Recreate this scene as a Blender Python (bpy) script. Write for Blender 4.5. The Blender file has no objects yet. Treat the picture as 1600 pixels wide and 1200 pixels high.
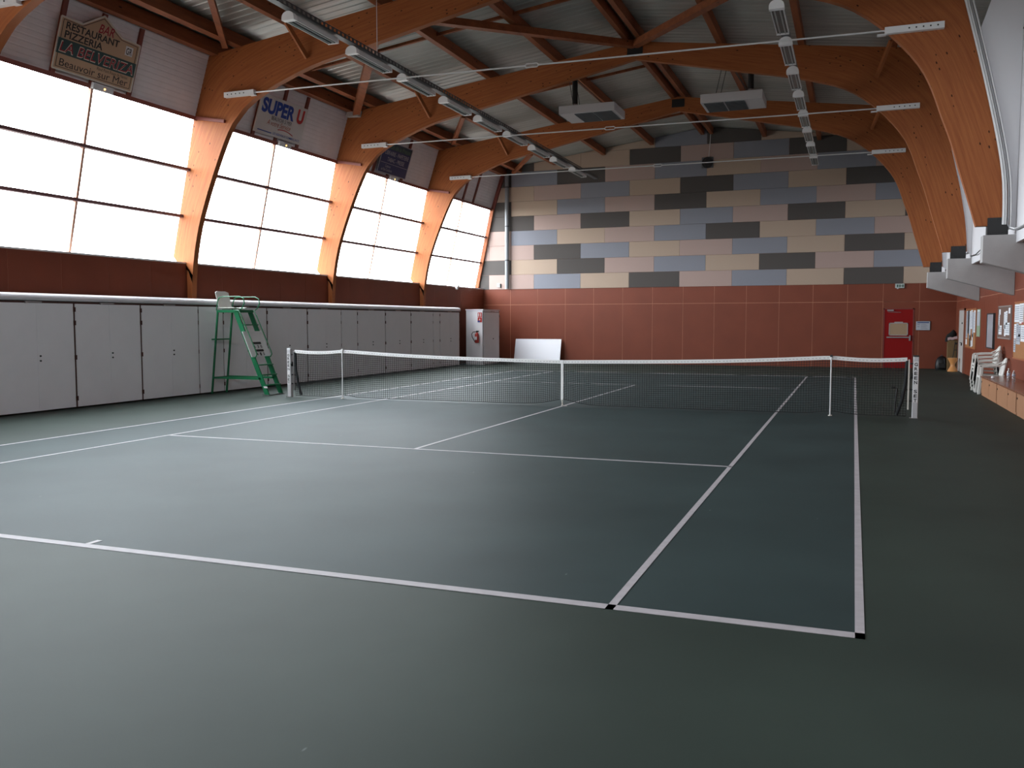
import bpy, math, random
from mathutils import Vector, Matrix
R = random.Random(7)
sc = bpy.context.scene
COL = sc.collection

# ------------------------------------------------------------------ camera
yaw, pitch, roll = .3660, -.0699, -.0009
cy, sy, cp, sp = math.cos(yaw), math.sin(yaw), math.cos(pitch), math.sin(pitch)
fwd = Vector((-sy*cp, cy*cp, sp)); rt = Vector((cy, sy, 0)); upv = rt.cross(fwd)
r2 = math.cos(roll)*rt + math.sin(roll)*upv; u2 = -math.sin(roll)*rt + math.cos(roll)*upv
cam = bpy.data.cameras.new('camera'); camo = bpy.data.objects.new('camera', cam); COL.objects.link(camo)
m = Matrix((r2, u2, -fwd)).transposed().to_4x4(); m.translation = Vector((5.39, -16.86, 1.6814)); camo.matrix_world = m
cam.sensor_width = 36; cam.lens = 1391/1600*36; cam.clip_start = .05; cam.clip_end = 200
sc.camera = camo

# ------------------------------------------------------------------ world, exposure
w = bpy.data.worlds.new('overcast_sky'); sc.world = w; w.use_nodes = True
wn = w.node_tree; wn.nodes.clear()
wo = wn.nodes.new('ShaderNodeOutputWorld'); wb = wn.nodes.new('ShaderNodeBackground')
SKY = 21.0
tcw = wn.nodes.new('ShaderNodeTexCoord'); sxw = wn.nodes.new('ShaderNodeSeparateXYZ'); wn.links.new(tcw.outputs['Generated'], sxw.inputs[0])
rw = wn.nodes.new('ShaderNodeValToRGB'); mrw = wn.nodes.new('ShaderNodeMapRange'); mrw.inputs[1].default_value = -1; mrw.inputs[2].default_value = 1
wn.links.new(sxw.outputs[2], mrw.inputs[0]); wn.links.new(mrw.outputs[0], rw.inputs[0])
els = rw.color_ramp.elements   # overcast sky, brighter overhead; pale ground below the horizon
els[0].position = .47; els[0].color = (.15, .15, .14, 1); els[1].position = .505; els[1].color = (.93, .95, .98, 1)
e_ = els.new(.75); e_.color = (.74, .78, .82, 1)
wn.links.new(rw.outputs[0], wb.inputs[0]); wb.inputs[1].default_value = SKY
wn.links.new(wb.outputs[0], wo.inputs[0])
for k_ in range(6):                       # light portals in the six window bays (sampling helpers for the sky)
    la = bpy.data.lights.new('window_portal', 'AREA'); la.shape = 'RECTANGLE'; la.size = 6.0; la.size_y = 3.4
    la.cycles.is_portal = True
    lo = bpy.data.objects.new('window_portal', la); COL.objects.link(lo)
    zx = Vector((.974, 0, -.225)); ly = Vector((.225, 0, .974)); lx = Vector((0, -1, 0))
    # local -Z points into the hall
    lx = ly.cross(-zx)
    mm = Matrix((lx, ly, -zx)).transposed().to_4x4(); mm.translation = Vector((-9.62+.37-.12, -15+6*k_, 4.72)); lo.matrix_world = mm
la = bpy.data.lights.new('window_portal', 'AREA'); la.shape = 'RECTANGLE'; la.size = 6.5; la.size_y = 2.0; la.cycles.is_portal = True
lo = bpy.data.objects.new('window_portal', la); COL.objects.link(lo); lo.location = (1.75, -18.12, 6.1); lo.rotation_euler = (math.radians(90), 0, 0)  # sampling portal for the added gable window
sc.view_settings.view_transform = 'Standard'; sc.view_settings.look = 'None'
sc.view_settings.exposure = 0; sc.view_settings.gamma = 1; sc.view_settings.use_curve_mapping = False
sc.cycles.use_denoising = True
sc.cycles.max_bounces = 8; sc.cycles.diffuse_bounces = 5; sc.cycles.glossy_bounces = 4
sc.cycles.sample_clamp_indirect = 4

# ------------------------------------------------------------------ materials
def srgb(h):
    c = [int(h[i:i+2], 16)/255 for i in (0, 2, 4)]
    return tuple(x/12.92 if x <= .04045 else ((x+.055)/1.055)**2.4 for x in c) + (1,)
MT = {}
def mat(name, col, rough=.6, metal=0, noise=0, nscale=8, bump=0, bscale=60, spec=.5, stretch=(1, 1, 1), emit=None, alpha=None, trans=0):
    if name in MT: return MT[name]
    mt = bpy.data.materials.new(name); MT[name] = mt; mt.use_nodes = True
    nt = mt.node_tree; b = nt.nodes['Principled BSDF']
    c = srgb(col) if isinstance(col, str) else col
    b.inputs['Base Color'].default_value = c; b.inputs['Roughness'].default_value = rough
    b.inputs['Metallic'].default_value = metal; b.inputs['Specular IOR Level'].default_value = spec
    if trans: b.inputs['Transmission Weight'].default_value = trans
    if noise or bump:
        tc = nt.nodes.new('ShaderNodeTexCoord'); mp = nt.nodes.new('ShaderNodeMapping'); mp.inputs['Scale'].default_value = stretch
        nt.links.new(tc.outputs['Object'], mp.inputs[0])
    if noise:
        n = nt.nodes.new('ShaderNodeTexNoise'); n.inputs['Scale'].default_value = nscale; n.inputs['Detail'].default_value = 5
        nt.links.new(mp.outputs[0], n.inputs[0])
        r = nt.nodes.new('ShaderNodeValToRGB'); r.color_ramp.elements[0].position = .3; r.color_ramp.elements[1].position = .7
        r.color_ramp.elements[0].color = tuple(x*(1-noise) for x in c[:3])+(1,)
        r.color_ramp.elements[1].color = tuple(min(1, x*(1+noise)) for x in c[:3])+(1,)
        nt.links.new(n.outputs[0], r.inputs[0]); nt.links.new(r.outputs[0], b.inputs['Base Color'])
    if bump:
        n2 = nt.nodes.new('ShaderNodeTexNoise'); n2.inputs['Scale'].default_value = bscale
        nt.links.new(mp.outputs[0], n2.inputs[0])
        bp = nt.nodes.new('ShaderNodeBump'); bp.inputs['Strength'].default_value = bump; bp.inputs['Distance'].default_value = .01
        nt.links.new(n2.outputs[0], bp.inputs['Height']); nt.links.new(bp.outputs[0], b.inputs['Normal'])
    if emit:
        b.inputs['Emission Color'].default_value = srgb(emit[0]); b.inputs['Emission Strength'].default_value = emit[1]
    return mt

def wood_mat(name, col, dark, uv=True, knots=True):
    mt = bpy.data.materials.new(name); MT[name] = mt; mt.use_nodes = True
    nt = mt.node_tree; N = nt.nodes.new; L = nt.links.new; b = nt.nodes['Principled BSDF']
    tc = N('ShaderNodeTexCoord'); src = tc.outputs['UV' if uv else 'Object']
    mp = N('ShaderNodeMapping'); mp.inputs['Scale'].default_value = (.7, 14, 1) if uv else (5, .6, 5)
    L(src, mp.inputs[0])
    n = N('ShaderNodeTexNoise'); n.inputs['Scale'].default_value = 1.6; n.inputs['Detail'].default_value = 6; n.inputs['Roughness'].default_value = .65
    L(mp.outputs[0], n.inputs[0])
    r = N('ShaderNodeValToRGB'); r.color_ramp.elements[0].position = .3; r.color_ramp.elements[1].position = .72
    r.color_ramp.elements[0].color = srgb(dark); r.color_ramp.elements[1].color = srgb(col)
    L(n.outputs[0], r.inputs[0]); out = r.outputs[0]
    if knots:
        mp2 = N('ShaderNodeMapping'); mp2.inputs['Scale'].default_value = (6, 11, 1) if uv else (8, 3, 8)
        L(src, mp2.inputs[0])
        v = N('ShaderNodeTexVoronoi'); v.inputs['Scale'].default_value = 1.0; L(mp2.outputs[0], v.inputs[0])
        r2_ = N('ShaderNodeValToRGB'); r2_.color_ramp.elements[0].position = .10; r2_.color_ramp.elements[1].position = .17
        r2_.color_ramp.elements[0].color = (1, 1, 1, 1); r2_.color_ramp.elements[1].color = (0, 0, 0, 1)
        L(v.outputs['Distance'], r2_.inputs[0])
        n3 = N('ShaderNodeTexWhiteNoise'); L(v.outputs['Position'], n3.inputs[0])
        gt = N('ShaderNodeMath'); gt.operation = 'GREATER_THAN'; gt.inputs[1].default_value = .62; L(n3.outputs['Value'], gt.inputs[0])
        mu = N('ShaderNodeMath'); mu.operation = 'MULTIPLY'; L(r2_.outputs[0], mu.inputs[0]); L(gt.outputs[0], mu.inputs[1])
        mx = N('ShaderNodeMixRGB'); L(mu.outputs[0], mx.inputs[0]); L(out, mx.inputs[1]); mx.inputs[2].default_value = srgb('35180c'); out = mx.outputs[0]
    L(out, b.inputs['Base Color']); b.inputs['Roughness'].default_value = .55; b.inputs['Specular IOR Level'].default_value = .18
    return mt

WOOD = wood_mat('glulam_orange', 'a26237', '854828')
WOOD2 = wood_mat('beam_wood', '8e5333', '6f3c25', uv=False)
REDBROWN = mat('redbrown_steel_paint', '7a3f36', .5)
SHEET = mat('galvanised_roof_sheet', 'a3a39d', .42, .35, .12, 2.2, stretch=(.25, 3, 1))
CLAD = mat('white_cladding', 'e2dfe2', .55, 0, .04, 3)
CLAD2 = mat('white_board', 'd2d1d4', .55)
CONC = mat('painted_concrete', 'a29f9e', .7, 0, .04, 4, .1, 40)
WHITE = mat('white_paint', 'dcdcdc', .4)
OFFW = mat('aged_white', 'cfcac0', .5)
STEELW = mat('tie_steel', 'd0d0d0', .4, .2)
BLACK = mat('black_paint', '121212', .5)
DKGREY = mat('dark_grey', '2a2b2c', .6)
METAL = mat('bare_metal', 'a8a8a8', .3, .9)
CABW = mat('cabinet_grey', 'ecebee', .55, 0, .02, 2)
CABB = mat('cabinet_brown_edge', '4a2a24', .7)
FASC = mat('cover_white', 'd8d6da', .3)
RED_L = mat('red_fibreboard', '733a28', .5, 0, .07, 1.3, .03, 80, spec=.25)
RED_S = mat('board_seam', 'b07c62', .7)
T_B = mat('felt_beige', 'a59180', .95, 0, .06, 60)
T_P = mat('felt_pink', 'a18b83', .95, 0, .06, 60)
T_G = mat('felt_bluegrey', '7d7e86', .95, 0, .06, 60)
T_D = mat('felt_dark', '4c4744', .95, 0, .06, 60)
GREENP = mat('green_enamel', '0e6a42', .4)
LINE = mat('court_line_white', 'b2acaf', .6, 0, .08, 12)
PAPER = mat('paper_white', 'd8dadf', .7)
PAPER2 = mat('paper_grey', 'a9acb4', .7)
PAPER3 = mat('paper_green', '8a9a80', .7)
CORK = mat('cork', '9a683f', .8, 0, .1, 40)
FELTB = mat('board_grey_brown', '6a5148', .9)
DOORR = mat('red_door_paint', '820606', .55, spec=.2)
BENCHW = mat('locker_beech', 'a07252', .5, 0, .05, 4)
BENCHT = mat('locker_top_brown', '8a5a44', .22)
PLAST = mat('white_plastic', 'd4d2cc', .4)
NETM = mat('net_cord', '15181a', .8)
TAPE = mat('net_tape', 'e4e4e2', .6)

def floor_mat():
    mt = bpy.data.materials.new('acrylic_court'); mt.use_nodes = True
    nt = mt.node_tree; N = nt.nodes.new; L = nt.links.new; b = nt.nodes['Principled BSDF']
    g = N('ShaderNodeNewGeometry'); s = N('ShaderNodeSeparateXYZ'); L(g.outputs['Position'], s.inputs[0])
    def lt(o, v):
        a = N('ShaderNodeMath'); a.operation = 'ABSOLUTE'; L(o, a.inputs[0])
        c = N('ShaderNodeMath'); c.operation = 'LESS_THAN'; L(a.outputs[0], c.inputs[0]); c.inputs[1].default_value = v; return c
    a, c = lt(s.outputs[0], 5.46), lt(s.outputs[1], 11.86)
    mu = N('ShaderNodeMath'); mu.operation = 'MULTIPLY'; L(a.outputs[0], mu.inputs[0]); L(c.outputs[0], mu.inputs[1])
    mx = N('ShaderNodeMixRGB'); L(mu.outputs[0], mx.inputs[0]); mx.inputs[1].default_value = FLO; mx.inputs[2].default_value = FLI
    n = N('ShaderNodeTexNoise'); n.inputs['Scale'].default_value = .8; n.inputs['Detail'].default_value = 8; L(g.outputs['Position'], n.inputs[0])
    mr = N('ShaderNodeMapRange'); mr.inputs[1].default_value = .3; mr.inputs[2].default_value = .7; mr.inputs[3].default_value = .85; mr.inputs[4].default_value = 1.15
    L(n.outputs[0], mr.inputs[0])
    m2 = N('ShaderNodeMixRGB'); m2.blend_type = 'MULTIPLY'; m2.inputs[0].default_value = 1; L(mx.outputs[0], m2.inputs[1]); L(mr.outputs[0], m2.inputs[2])
    # small ball scuffs, lighter short strokes
    mp = N('ShaderNodeMapping'); mp.inputs['Scale'].default_value = (3.5, 1.2, 1); mp.inputs['Rotation'].default_value = (0, 0, .5); L(g.outputs['Position'], mp.inputs[0])
    v = N('ShaderNodeTexVoronoi'); L(mp.outputs[0], v.inputs[0]); v.inputs['Scale'].default_value = 1
    rr = N('ShaderNodeValToRGB'); rr.color_ramp.elements[0].position = .015; rr.color_ramp.elements[1].position = .03
    rr.color_ramp.elements[0].color = (.35, .35, .35, 1); rr.color_ramp.elements[1].color = (0, 0, 0, 1); L(v.outputs['Distance'], rr.inputs[0])
    m3 = N('ShaderNodeMixRGB'); L(rr.outputs[0], m3.inputs[0]); L(m2.outputs[0], m3.inputs[1]); m3.inputs[2].default_value = srgb('8d9a96')
    L(m3.outputs[0], b.inputs['Base Color']); b.inputs['Roughness'].default_value = .58; b.inputs['Specular IOR Level'].default_value = .14
    n2 = N('ShaderNodeTexNoise'); n2.inputs['Scale'].default_value = 300; L(g.outputs['Position'], n2.inputs[0])
    bp = N('ShaderNodeBump'); bp.inputs['Strength'].default_value = .15; bp.inputs['Distance'].default_value = .002; L(n2.outputs[0], bp.inputs['Height']); L(bp.outputs[0], b.inputs['Normal'])
    return mt
FLO = srgb('353f39'); FLI = srgb('334040')
FLOOR = floor_mat()

def pane_mat():
    mt = bpy.data.materials.new('clear_polycarbonate'); mt.use_nodes = True
    nt = mt.node_tree; N = nt.nodes.new; nt.nodes.clear(); L = nt.links.new
    o = N('ShaderNodeOutputMaterial'); t = N('ShaderNodeBsdfTransparent'); g = N('ShaderNodeBsdfGlossy'); mx = N('ShaderNodeMixShader')
    t.inputs[0].default_value = (.96, .98, .99, 1); g.inputs['Roughness'].default_value = .15; mx.inputs[0].default_value = .04
    L(t.outputs[0], mx.inputs[1]); L(g.outputs[0], mx.inputs[2]); L(mx.outputs[0], o.inputs[0])
    return mt
PANE = pane_mat()

# ------------------------------------------------------------------ mesh helpers
class MB:
    def __init__(s): s.v = []; s.f = []; s.mi = []; s.uv = {}
    def add(s, vs, fs, mi=0):
        o = len(s.v); s.v += [tuple(p) for p in vs]
        for f in fs: s.f.append(tuple(o+i for i in f)); s.mi.append(mi)
        return s
    def box(s, x0, y0, z0, x1, y1, z1, mi=0):
        x0, x1 = sorted((x0, x1)); y0, y1 = sorted((y0, y1)); z0, z1 = sorted((z0, z1))
        v = [(x0, y0, z0), (x1, y0, z0), (x1, y1, z0), (x0, y1, z0), (x0, y0, z1), (x1, y0, z1), (x1, y1, z1), (x0, y1, z1)]
        return s.add(v, [(3, 2, 1, 0), (4, 5, 6, 7), (0, 1, 5, 4), (1, 2, 6, 5), (2, 3, 7, 6), (3, 0, 4, 7)], mi)
    def frame(s, o, ax, ay, az, mi=0):      # box from corner o with edge vectors
        o, ax, ay, az = map(Vector, (o, ax, ay, az))
        v = [o, o+ax, o+ax+ay, o+ay, o+az, o+ax+az, o+ax+ay+az, o+ay+az]
        fs = [(3, 2, 1, 0), (4, 5, 6, 7), (0, 1, 5, 4), (1, 2, 6, 5), (2, 3, 7, 6), (3, 0, 4, 7)]
        if ax.cross(ay).dot(az) < 0: fs = [tuple(reversed(f)) for f in fs]
        return s.add(v, fs, mi)
    def bar(s, p, q, w, h, upd=(0, 0, 1), mi=0):
        p, q = Vector(p), Vector(q); d = (q-p).normalized(); upd = Vector(upd)
        if abs(d.dot(upd)) > .99: upd = Vector((0, 1, 0))
        a = d.cross(upd).normalized(); b = a.cross(d).normalized()
        return s.frame(p-a*w/2-b*h/2, a*w, b*h, q-p, mi)
    def prism(s, poly, ax, c0, c1, mi=0):   # poly 2d in the other two axes, extruded along ax
        def P(a, b, c): return {'x': (c, a, b), 'y': (a, c, b), 'z': (a, b, c)}[ax]
        n = len(poly); v = [P(a, b, c0) for a, b in poly]+[P(a, b, c1) for a, b in poly]
        fs = [tuple(range(n)), tuple(range(2*n-1, n-1, -1))]+[(i, i+n, (i+1) % n+n, (i+1) % n) for i in range(n)]
        return s.add(v, fs, mi)
    def tube(s, pts, r, n=8, closed=False, mi=0):
        pts = [Vector(p) for p in pts]; L = len(pts); rings = []; prev = None
        for i, p in enumerate(pts):
            a = pts[(i-1) % L] if (i or closed) else p; b = pts[(i+1) % L] if (i < L-1 or closed) else p
            t = (b-a).normalized()
            u = prev if prev is not None else (Vector((0, 0, 1)) if abs(t.z) < .9 else Vector((1, 0, 0)))
            u = (u-t*u.dot(t)).normalized(); prev = u; v = t.cross(u)
            rings.append([p+(u*math.cos(k*2*math.pi/n)+v*math.sin(k*2*math.pi/n))*r for k in range(n)])
        vs = [q for g in rings for q in g]; fs = []
        for i in range(L if closed else L-1):
            j = (i+1) % L
            for k in range(n): fs.append((i*n+k, i*n+(k+1) % n, j*n+(k+1) % n, j*n+k))
        if not closed: fs += [tuple(range(n-1, -1, -1)), tuple((L-1)*n+k for k in range(n))]
        return s.add(vs, fs, mi)
    def cyl(s, p, q, r, n=16, mi=0): return s.tube([p, q], r, n, mi=mi)
    def lathe(s, prof, c, n=24, mi=0):      # prof [(r,z)] about vertical axis at c
        c = Vector(c); vs = [c+Vector((r*math.cos(k*2*math.pi/n), r*math.sin(k*2*math.pi/n), z)) for r, z in prof for k in range(n)]
        fs = [(i*n+k, i*n+(k+1) % n, (i+1)*n+(k+1) % n, (i+1)*n+k) for i in range(len(prof)-1) for k in range(n)]
        fs += [tuple(range(n-1, -1, -1)), tuple((len(prof)-1)*n+k for k in range(n))]
        return s.add(vs, fs, mi)
    def sheet(s, grid, th, nrm, mi=0):      # grid[i][j] points, thickened along nrm
        nr, nc = len(grid), len(grid[0]); nrm = Vector(nrm)
        a = [Vector(p) for r in grid for p in r]; v = a+[p+nrm*th for p in a]; o = nr*nc; fs = []
        for i in range(nr-1):
            for j in range(nc-1):
                q = (i*nc+j, i*nc+j+1, (i+1)*nc+j+1, (i+1)*nc+j); fs.append(q); fs.append(tuple(o+k for k in reversed(q)))
        def edge(x, y): fs.append((y, x, x+o, y+o))
        for j in range(nc-1): edge(j, j+1); edge((nr-1)*nc+j+1, (nr-1)*nc+j)
        for i in range(nr-1): edge((i+1)*nc, i*nc); edge(i*nc+nc-1, (i+1)*nc+nc-1)
        return s.add(v, fs, mi)

def build(name, mb, m_, parent=None, smooth=False, bevel=0, uvf=None):
    me = bpy.data.meshes.new(name); off = parent_loc(parent)
    me.from_pydata([(x-off[0], y-off[1], z-off[2]) for x, y, z in mb.v], [], mb.f)
    for q in (m_ if isinstance(m_, (list, tuple)) else [m_]): me.materials.append(q)
    if any(mb.mi):
        for p, i in zip(me.polygons, mb.mi): p.material_index = i
    if uvf:
        ul = me.uv_layers.new(name='UVMap')
        for p in me.polygons:
            for li in p.loop_indices: ul.data[li].uv = uvf(me.loops[li].vertex_index, p)
    me.update()
    import bmesh
    bm = bmesh.new(); bm.from_mesh(me); bmesh.ops.recalc_face_normals(bm, faces=bm.faces); bm.to_mesh(me); bm.free()
    if smooth:
        me.polygons.foreach_set('use_smooth', [True]*len(me.polygons))
        me.set_sharp_from_angle(angle=math.radians(40))
    o = bpy.data.objects.new(name, me); COL.objects.link(o)
    if parent is not None: o.parent = parent
    if bevel:
        b = o.modifiers.new('b', 'BEVEL'); b.width = bevel; b.segments = 2; b.limit_method = 'ANGLE'
    return o
def parent_loc(p):
    l = Vector((0, 0, 0))
    while p is not None: l += p.location; p = p.parent
    return l
def tag(o, label=None, cat=None, group=None, kind=None):
    for k, v in (('label', label), ('category', cat), ('group', group), ('kind', kind)):
        if v: o[k] = v
    return o
def thing(name, label, cat, loc=(0, 0, 0), group=None, kind=None):
    o = bpy.data.objects.new(name, None); COL.objects.link(o); o.location = loc; o.empty_display_size = .1
    return tag(o, label, cat, group, kind)
def copy_tree(o, parent=None):
    c = o.copy(); COL.objects.link(c)
    if parent is not None: c.parent = parent
    for ch in list(o.children): copy_tree(ch, c)
    return c
def text(name, body, m_, parent, o, ux, uy, width=None, height=None, ext=.003, bold=0, shear=0):
    """lettering fitted in a width x height box whose lower-left corner is o, running along ux, up along uy"""
    cu = bpy.data.curves.new(name, 'FONT'); cu.body = body; cu.size = 1; cu.extrude = 0; cu.offset = bold; cu.shear = shear
    t = bpy.data.objects.new(name, cu); COL.objects.link(t); bpy.context.view_layer.update()
    me = bpy.data.meshes.new_from_object(t.evaluated_get(bpy.context.evaluated_depsgraph_get()))
    COL.objects.unlink(t); bpy.data.objects.remove(t)
    xs = [v.co.x for v in me.vertices]; ys = [v.co.y for v in me.vertices]
    x0, x1, y0, y1 = min(xs), max(xs), min(ys), max(ys)
    sx = width/(x1-x0) if width else None; sy_ = height/(y1-y0) if height else None
    sx = sx or sy_; sy_ = sy_ or sx
    ux, uy, o = Vector(ux).normalized(), Vector(uy).normalized(), Vector(o); n = ux.cross(uy); off = parent_loc(parent)
    for v in me.vertices: v.co = o+ux*(v.co.x-x0)*sx+uy*(v.co.y-y0)*sy_+n*ext-off
    me.materials.append(m_); me.name = name
    ob = bpy.data.objects.new(name, me); COL.objects.link(ob); ob.parent = parent
    return ob

# ------------------------------------------------------------------ shell
Y0, Y1 = -18.0, 18.03
def roofz(x): return 9.08-.13*abs(x)
floor = build('floor', MB().box(-9.9, Y0-.2, -.12, 9.0, Y1+.2, 0), FLOOR); tag(floor, kind='structure')
lm = MB(); W = .05; Z = .003
def ln(x0, y0, x1, y1): lm.box(x0, y0, .0005, x1, y1, Z)
for s in (-1, 1):
    ln(s*5.485, -11.885, s*(5.485-W), 11.885); ln(s*4.115, -11.885, s*(4.115-W), 11.885)
    ln(-5.485, s*11.885, 5.485, s*(11.885-.085)); ln(-4.115, s*6.425, 4.115, s*6.375)
    ln(-.025, s*11.8, .025, s*11.68)
ln(-.025, -6.375, .025, 6.375)
build('court_line', lm, LINE, floor)

# roof: corrugated sheets, ribs running down the slope
def roof_sheet(sgn, name):
    mb = MB(); ys = []; y = Y0-.2
    while y < Y1+.25: ys += [(y, 0), (y+.10, 0), (y+.13, .012), (y+.21, .012), (y+.24, 0)]; y += .25
    xe = -8.75 if sgn < 0 else 9.0
    v = []; f = []
    for y, h in ys:
        for x in (0, xe): v.append((x, y, roofz(x)+h))
        for x in (0, xe): v.append((x, y, roofz(x)+.12))
    for i in range(len(ys)-1):
        a = i*4; f += [(a, a+1, a+5, a+4), (a+2, a+6, a+7, a+3)]
    mb.add(v, f); return mb
ceil = build('ceiling', roof_sheet(-1, 'l'), SHEET); tag(ceil, kind='structure')
build('roof_slope', roof_sheet(1, 'r'), SHEET, ceil)

# back wall
wb_ = MB().box(-9.8, Y1+.003, 0, 6.38, Y1+.2, 3.03).box(7.39, Y1+.003, 0, 9.0, Y1+.2, 3.03).box(6.38, Y1+.05, 0, 7.39, Y1+.2, 3.03)
wb_.prism([(-9.62, 3.03), (9.0, 3.03), (9.0, roofz(9)+.05), (0, roofz(0)+.05), (-8.4, roofz(8.4)+.05), (-8.86, 6.35)], 'y', Y1+.03, Y1+.2)
wall_back = build('wall_back', wb_, RED_S); tag(wall_back, kind='structure')
pm = MB(); xs = [-9.25]+[-6.85+1.2*k-2.4*1 for k in range(1, 16)]+[8.75]
xs = sorted(set([round(x, 3) for x in xs if -9.25 <= x <= 8.75]))
for a, b in zip(xs, xs[1:]):
    for z0, z1 in ((0, 2.375), (2.39, 3.03)):
        if a < 7.36 and b > 6.41 and z0 == 0:       # leave the door opening
            if a < 6.40: pm.box(a+.006, Y1, 0, 6.40, Y1+.03, z1)
            if b > 7.37: pm.box(7.37, Y1, 0, b-.006, Y1+.03, z1)
            pm.box(max(a, 6.40), Y1, 2.13, min(b, 7.37), Y1+.03, z1)
        else: pm.box(a+.006, Y1, z0, b-.006, Y1+.03, z1)
build('fibreboard_panelling', pm, RED_L, wall_back)
ROWS = ['9D 7P 5G 3B 1D 1P 3G 5B 7D 9B', '8D 6B 4D 2P 0G 2B 4D 6P 8G 9B', '9P 7P 5D 3G 1B 1P 3G 5B 7D 9B', '8P 6G 4B 2P 0G 2D 4B 6G 8P 9B',
        '9D 7D 5P 3D 1B 1G 3P 5D 7B 9D', '8D 6B 4G 2P 0D 2B 4G 6P 8G 9B', '9B 7B 5P 3G 1B 1D 3G 5B 7D 9P', '8D 6G 4D 2P 0G 2B 4P 6G 8P 9B',
        '9B 7D 5B 3B 1D 1P 3G 5D 7B 9G', '8B 6B 4B 2B 0G 2D 4B 6B 8P 9B']
def GL(z): return -9.60+(z-3.1)*.231
def clip_roof(x0, x1, z0, z1):
    pts = [(x0, z0), (x1, z0), (x1, z1), (x0, z1)]
    for k in (1, -1, 0):                    # keep below both roof slopes and inside the leaning glazing
        o = []
        for i, p in enumerate(pts):
            q = pts[(i+1) % len(pts)]; dp = 9.07-.13*k*p[0]-p[1] if k else p[0]-GL(p[1]); dq = 9.07-.13*k*q[0]-q[1] if k else q[0]-GL(q[1])
            if dp >= 0: o.append(p)
            if dp*dq < 0: t = dp/(dp-dq); o.append((p[0]+(q[0]-p[0])*t, p[1]+(q[1]-p[1])*t))
        pts = o
        if len(pts) < 3: return None
    return pts
tm = MB(); ci = 'BPGD'
for k, row in enumerate(ROWS):
    left = -11 if k % 2 == 0 else -10
    for j, t in enumerate(row.split()):
        c = t[-1]; x0 = left+2*j; x1 = x0+2
        if k % 2 == 0: c = row.split()[j][-1] if j < 10 else 'B'
        a, b = max(x0, -9.6)+.004, min(x1, 8.75)-.004
        if a >= b: continue
        p = clip_roof(a, b, 3.034+.6*k, 3.03+.6*(k+1)-.004)
        if p: tm.prism(p, 'y', Y1-.03, Y1+.03, ci.index(c))
build('acoustic_panelling', tm, [T_B, T_P, T_G, T_D], wall_back)

# left side: red band, sill, cladding
wl = MB().box(-9.5, Y0, 0, -9.253, Y1, 3.04)
wall_left = build('wall_left', wl, RED_S); tag(wall_left, kind='structure')
pm = MB(); y = -4.72-1.2*11
while y < Y1:
    pm.box(-9.27, max(y, Y0)+.003, 0, -9.25, min(y+1.2, Y1)-.003, 3.04); y += 1.2
build('fibreboard_panelling', pm, RED_L, wall_left)
build('window_sill', MB().box(-9.75, Y0, 3.04, -9.235, Y1, 3.075), WHITE, wall_left)
def gx(z): return -9.62+(z-3.1)*(.74/3.2)          # inner face of the leaning glazing
def cx(z): return -8.88+(z-6.35)*(.46/1.4)          # inner face of the cladding above it
cm = MB(); zs = []; z = 6.36
while z < 8.2: zs += [(z, 0), (z+.07, 0), (z+.078, .006), (z+.098, .006)]; z += .106
cm.add([p for z, h in zs for p in ((cx(z)-h, Y0, z), (cx(z)-h, Y1, z), (cx(z)-.15, Y0, z), (cx(z)-.15, Y1, z))],
       [f for i in range(len(zs)-1) for f in ((i*4, i*4+1, i*4+5, i*4+4), (i*4+2, i*4+6, i*4+7, i*4+3))])
build('cladding', cm, CLAD, wall_left)
nrm = Vector((.95, 0, -.312)); upc = Vector((.312, 0, .95))
def onclad(y, s, off): return Vector((cx(6.35), y, 6.35))+upc*s+nrm*off
for bay in range(-18, 18, 6):
    yc = bay+3
    for dy in (-.95, -.02, .95):
        build('cladding_batten', MB().frame(onclad(yc+dy-.05, 0, .0), (0, .10, 0), upc*1.42, nrm*.05), REDBROWN, wall_left)
    build('window_head', MB().frame(onclad(bay+.0, -.04, -.05), (0, 6, 0), upc*.09, nrm*.12), REDBROWN, wall_left)

# windows, one per bay
for n, bay in enumerate(range(-18, 18, 6)):
    ww = thing('window_%d' % (n+1), None, None, (gx(3.1), bay+3, 3.1), kind='structure')
    ga, gb = 3.08, 6.36
    for half in (0, 1):
        for r in range(3):
            z0 = 3.08+(0, 1.07, 2.12)[r]; z1 = 3.08+(1.07, 2.12, 3.28)[r]
            y0 = bay+half*3+(.02 if half == 0 else 0); y1 = y0+3-.02
            pb = MB(); a = Vector((gx(z0)-.03, y0, z0)); b = Vector((gx(z1)-.03, y0, z1))
            pb.frame(a, (0, y1-y0, 0), b-a, (-.02, 0, 0)); build('pane', pb, PANE, ww)
    build('mullion', MB().bar((gx(ga)+.01, bay+3, ga), (gx(gb)+.01, bay+3, gb), .06, .07, (1, 0, 0)), mat('mullion_wood_glare', 'c0917a', .6), ww)  # mullion colour lightened, window glare put into the wood tone
    for z in (4.15, 5.2):
        t_ = build('transom', MB().box(gx(z)-.02, bay, z-.035, gx(z)+.10, bay+6, z+.03), mat('transom_wood', '6b4a4c', .6), ww)

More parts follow.
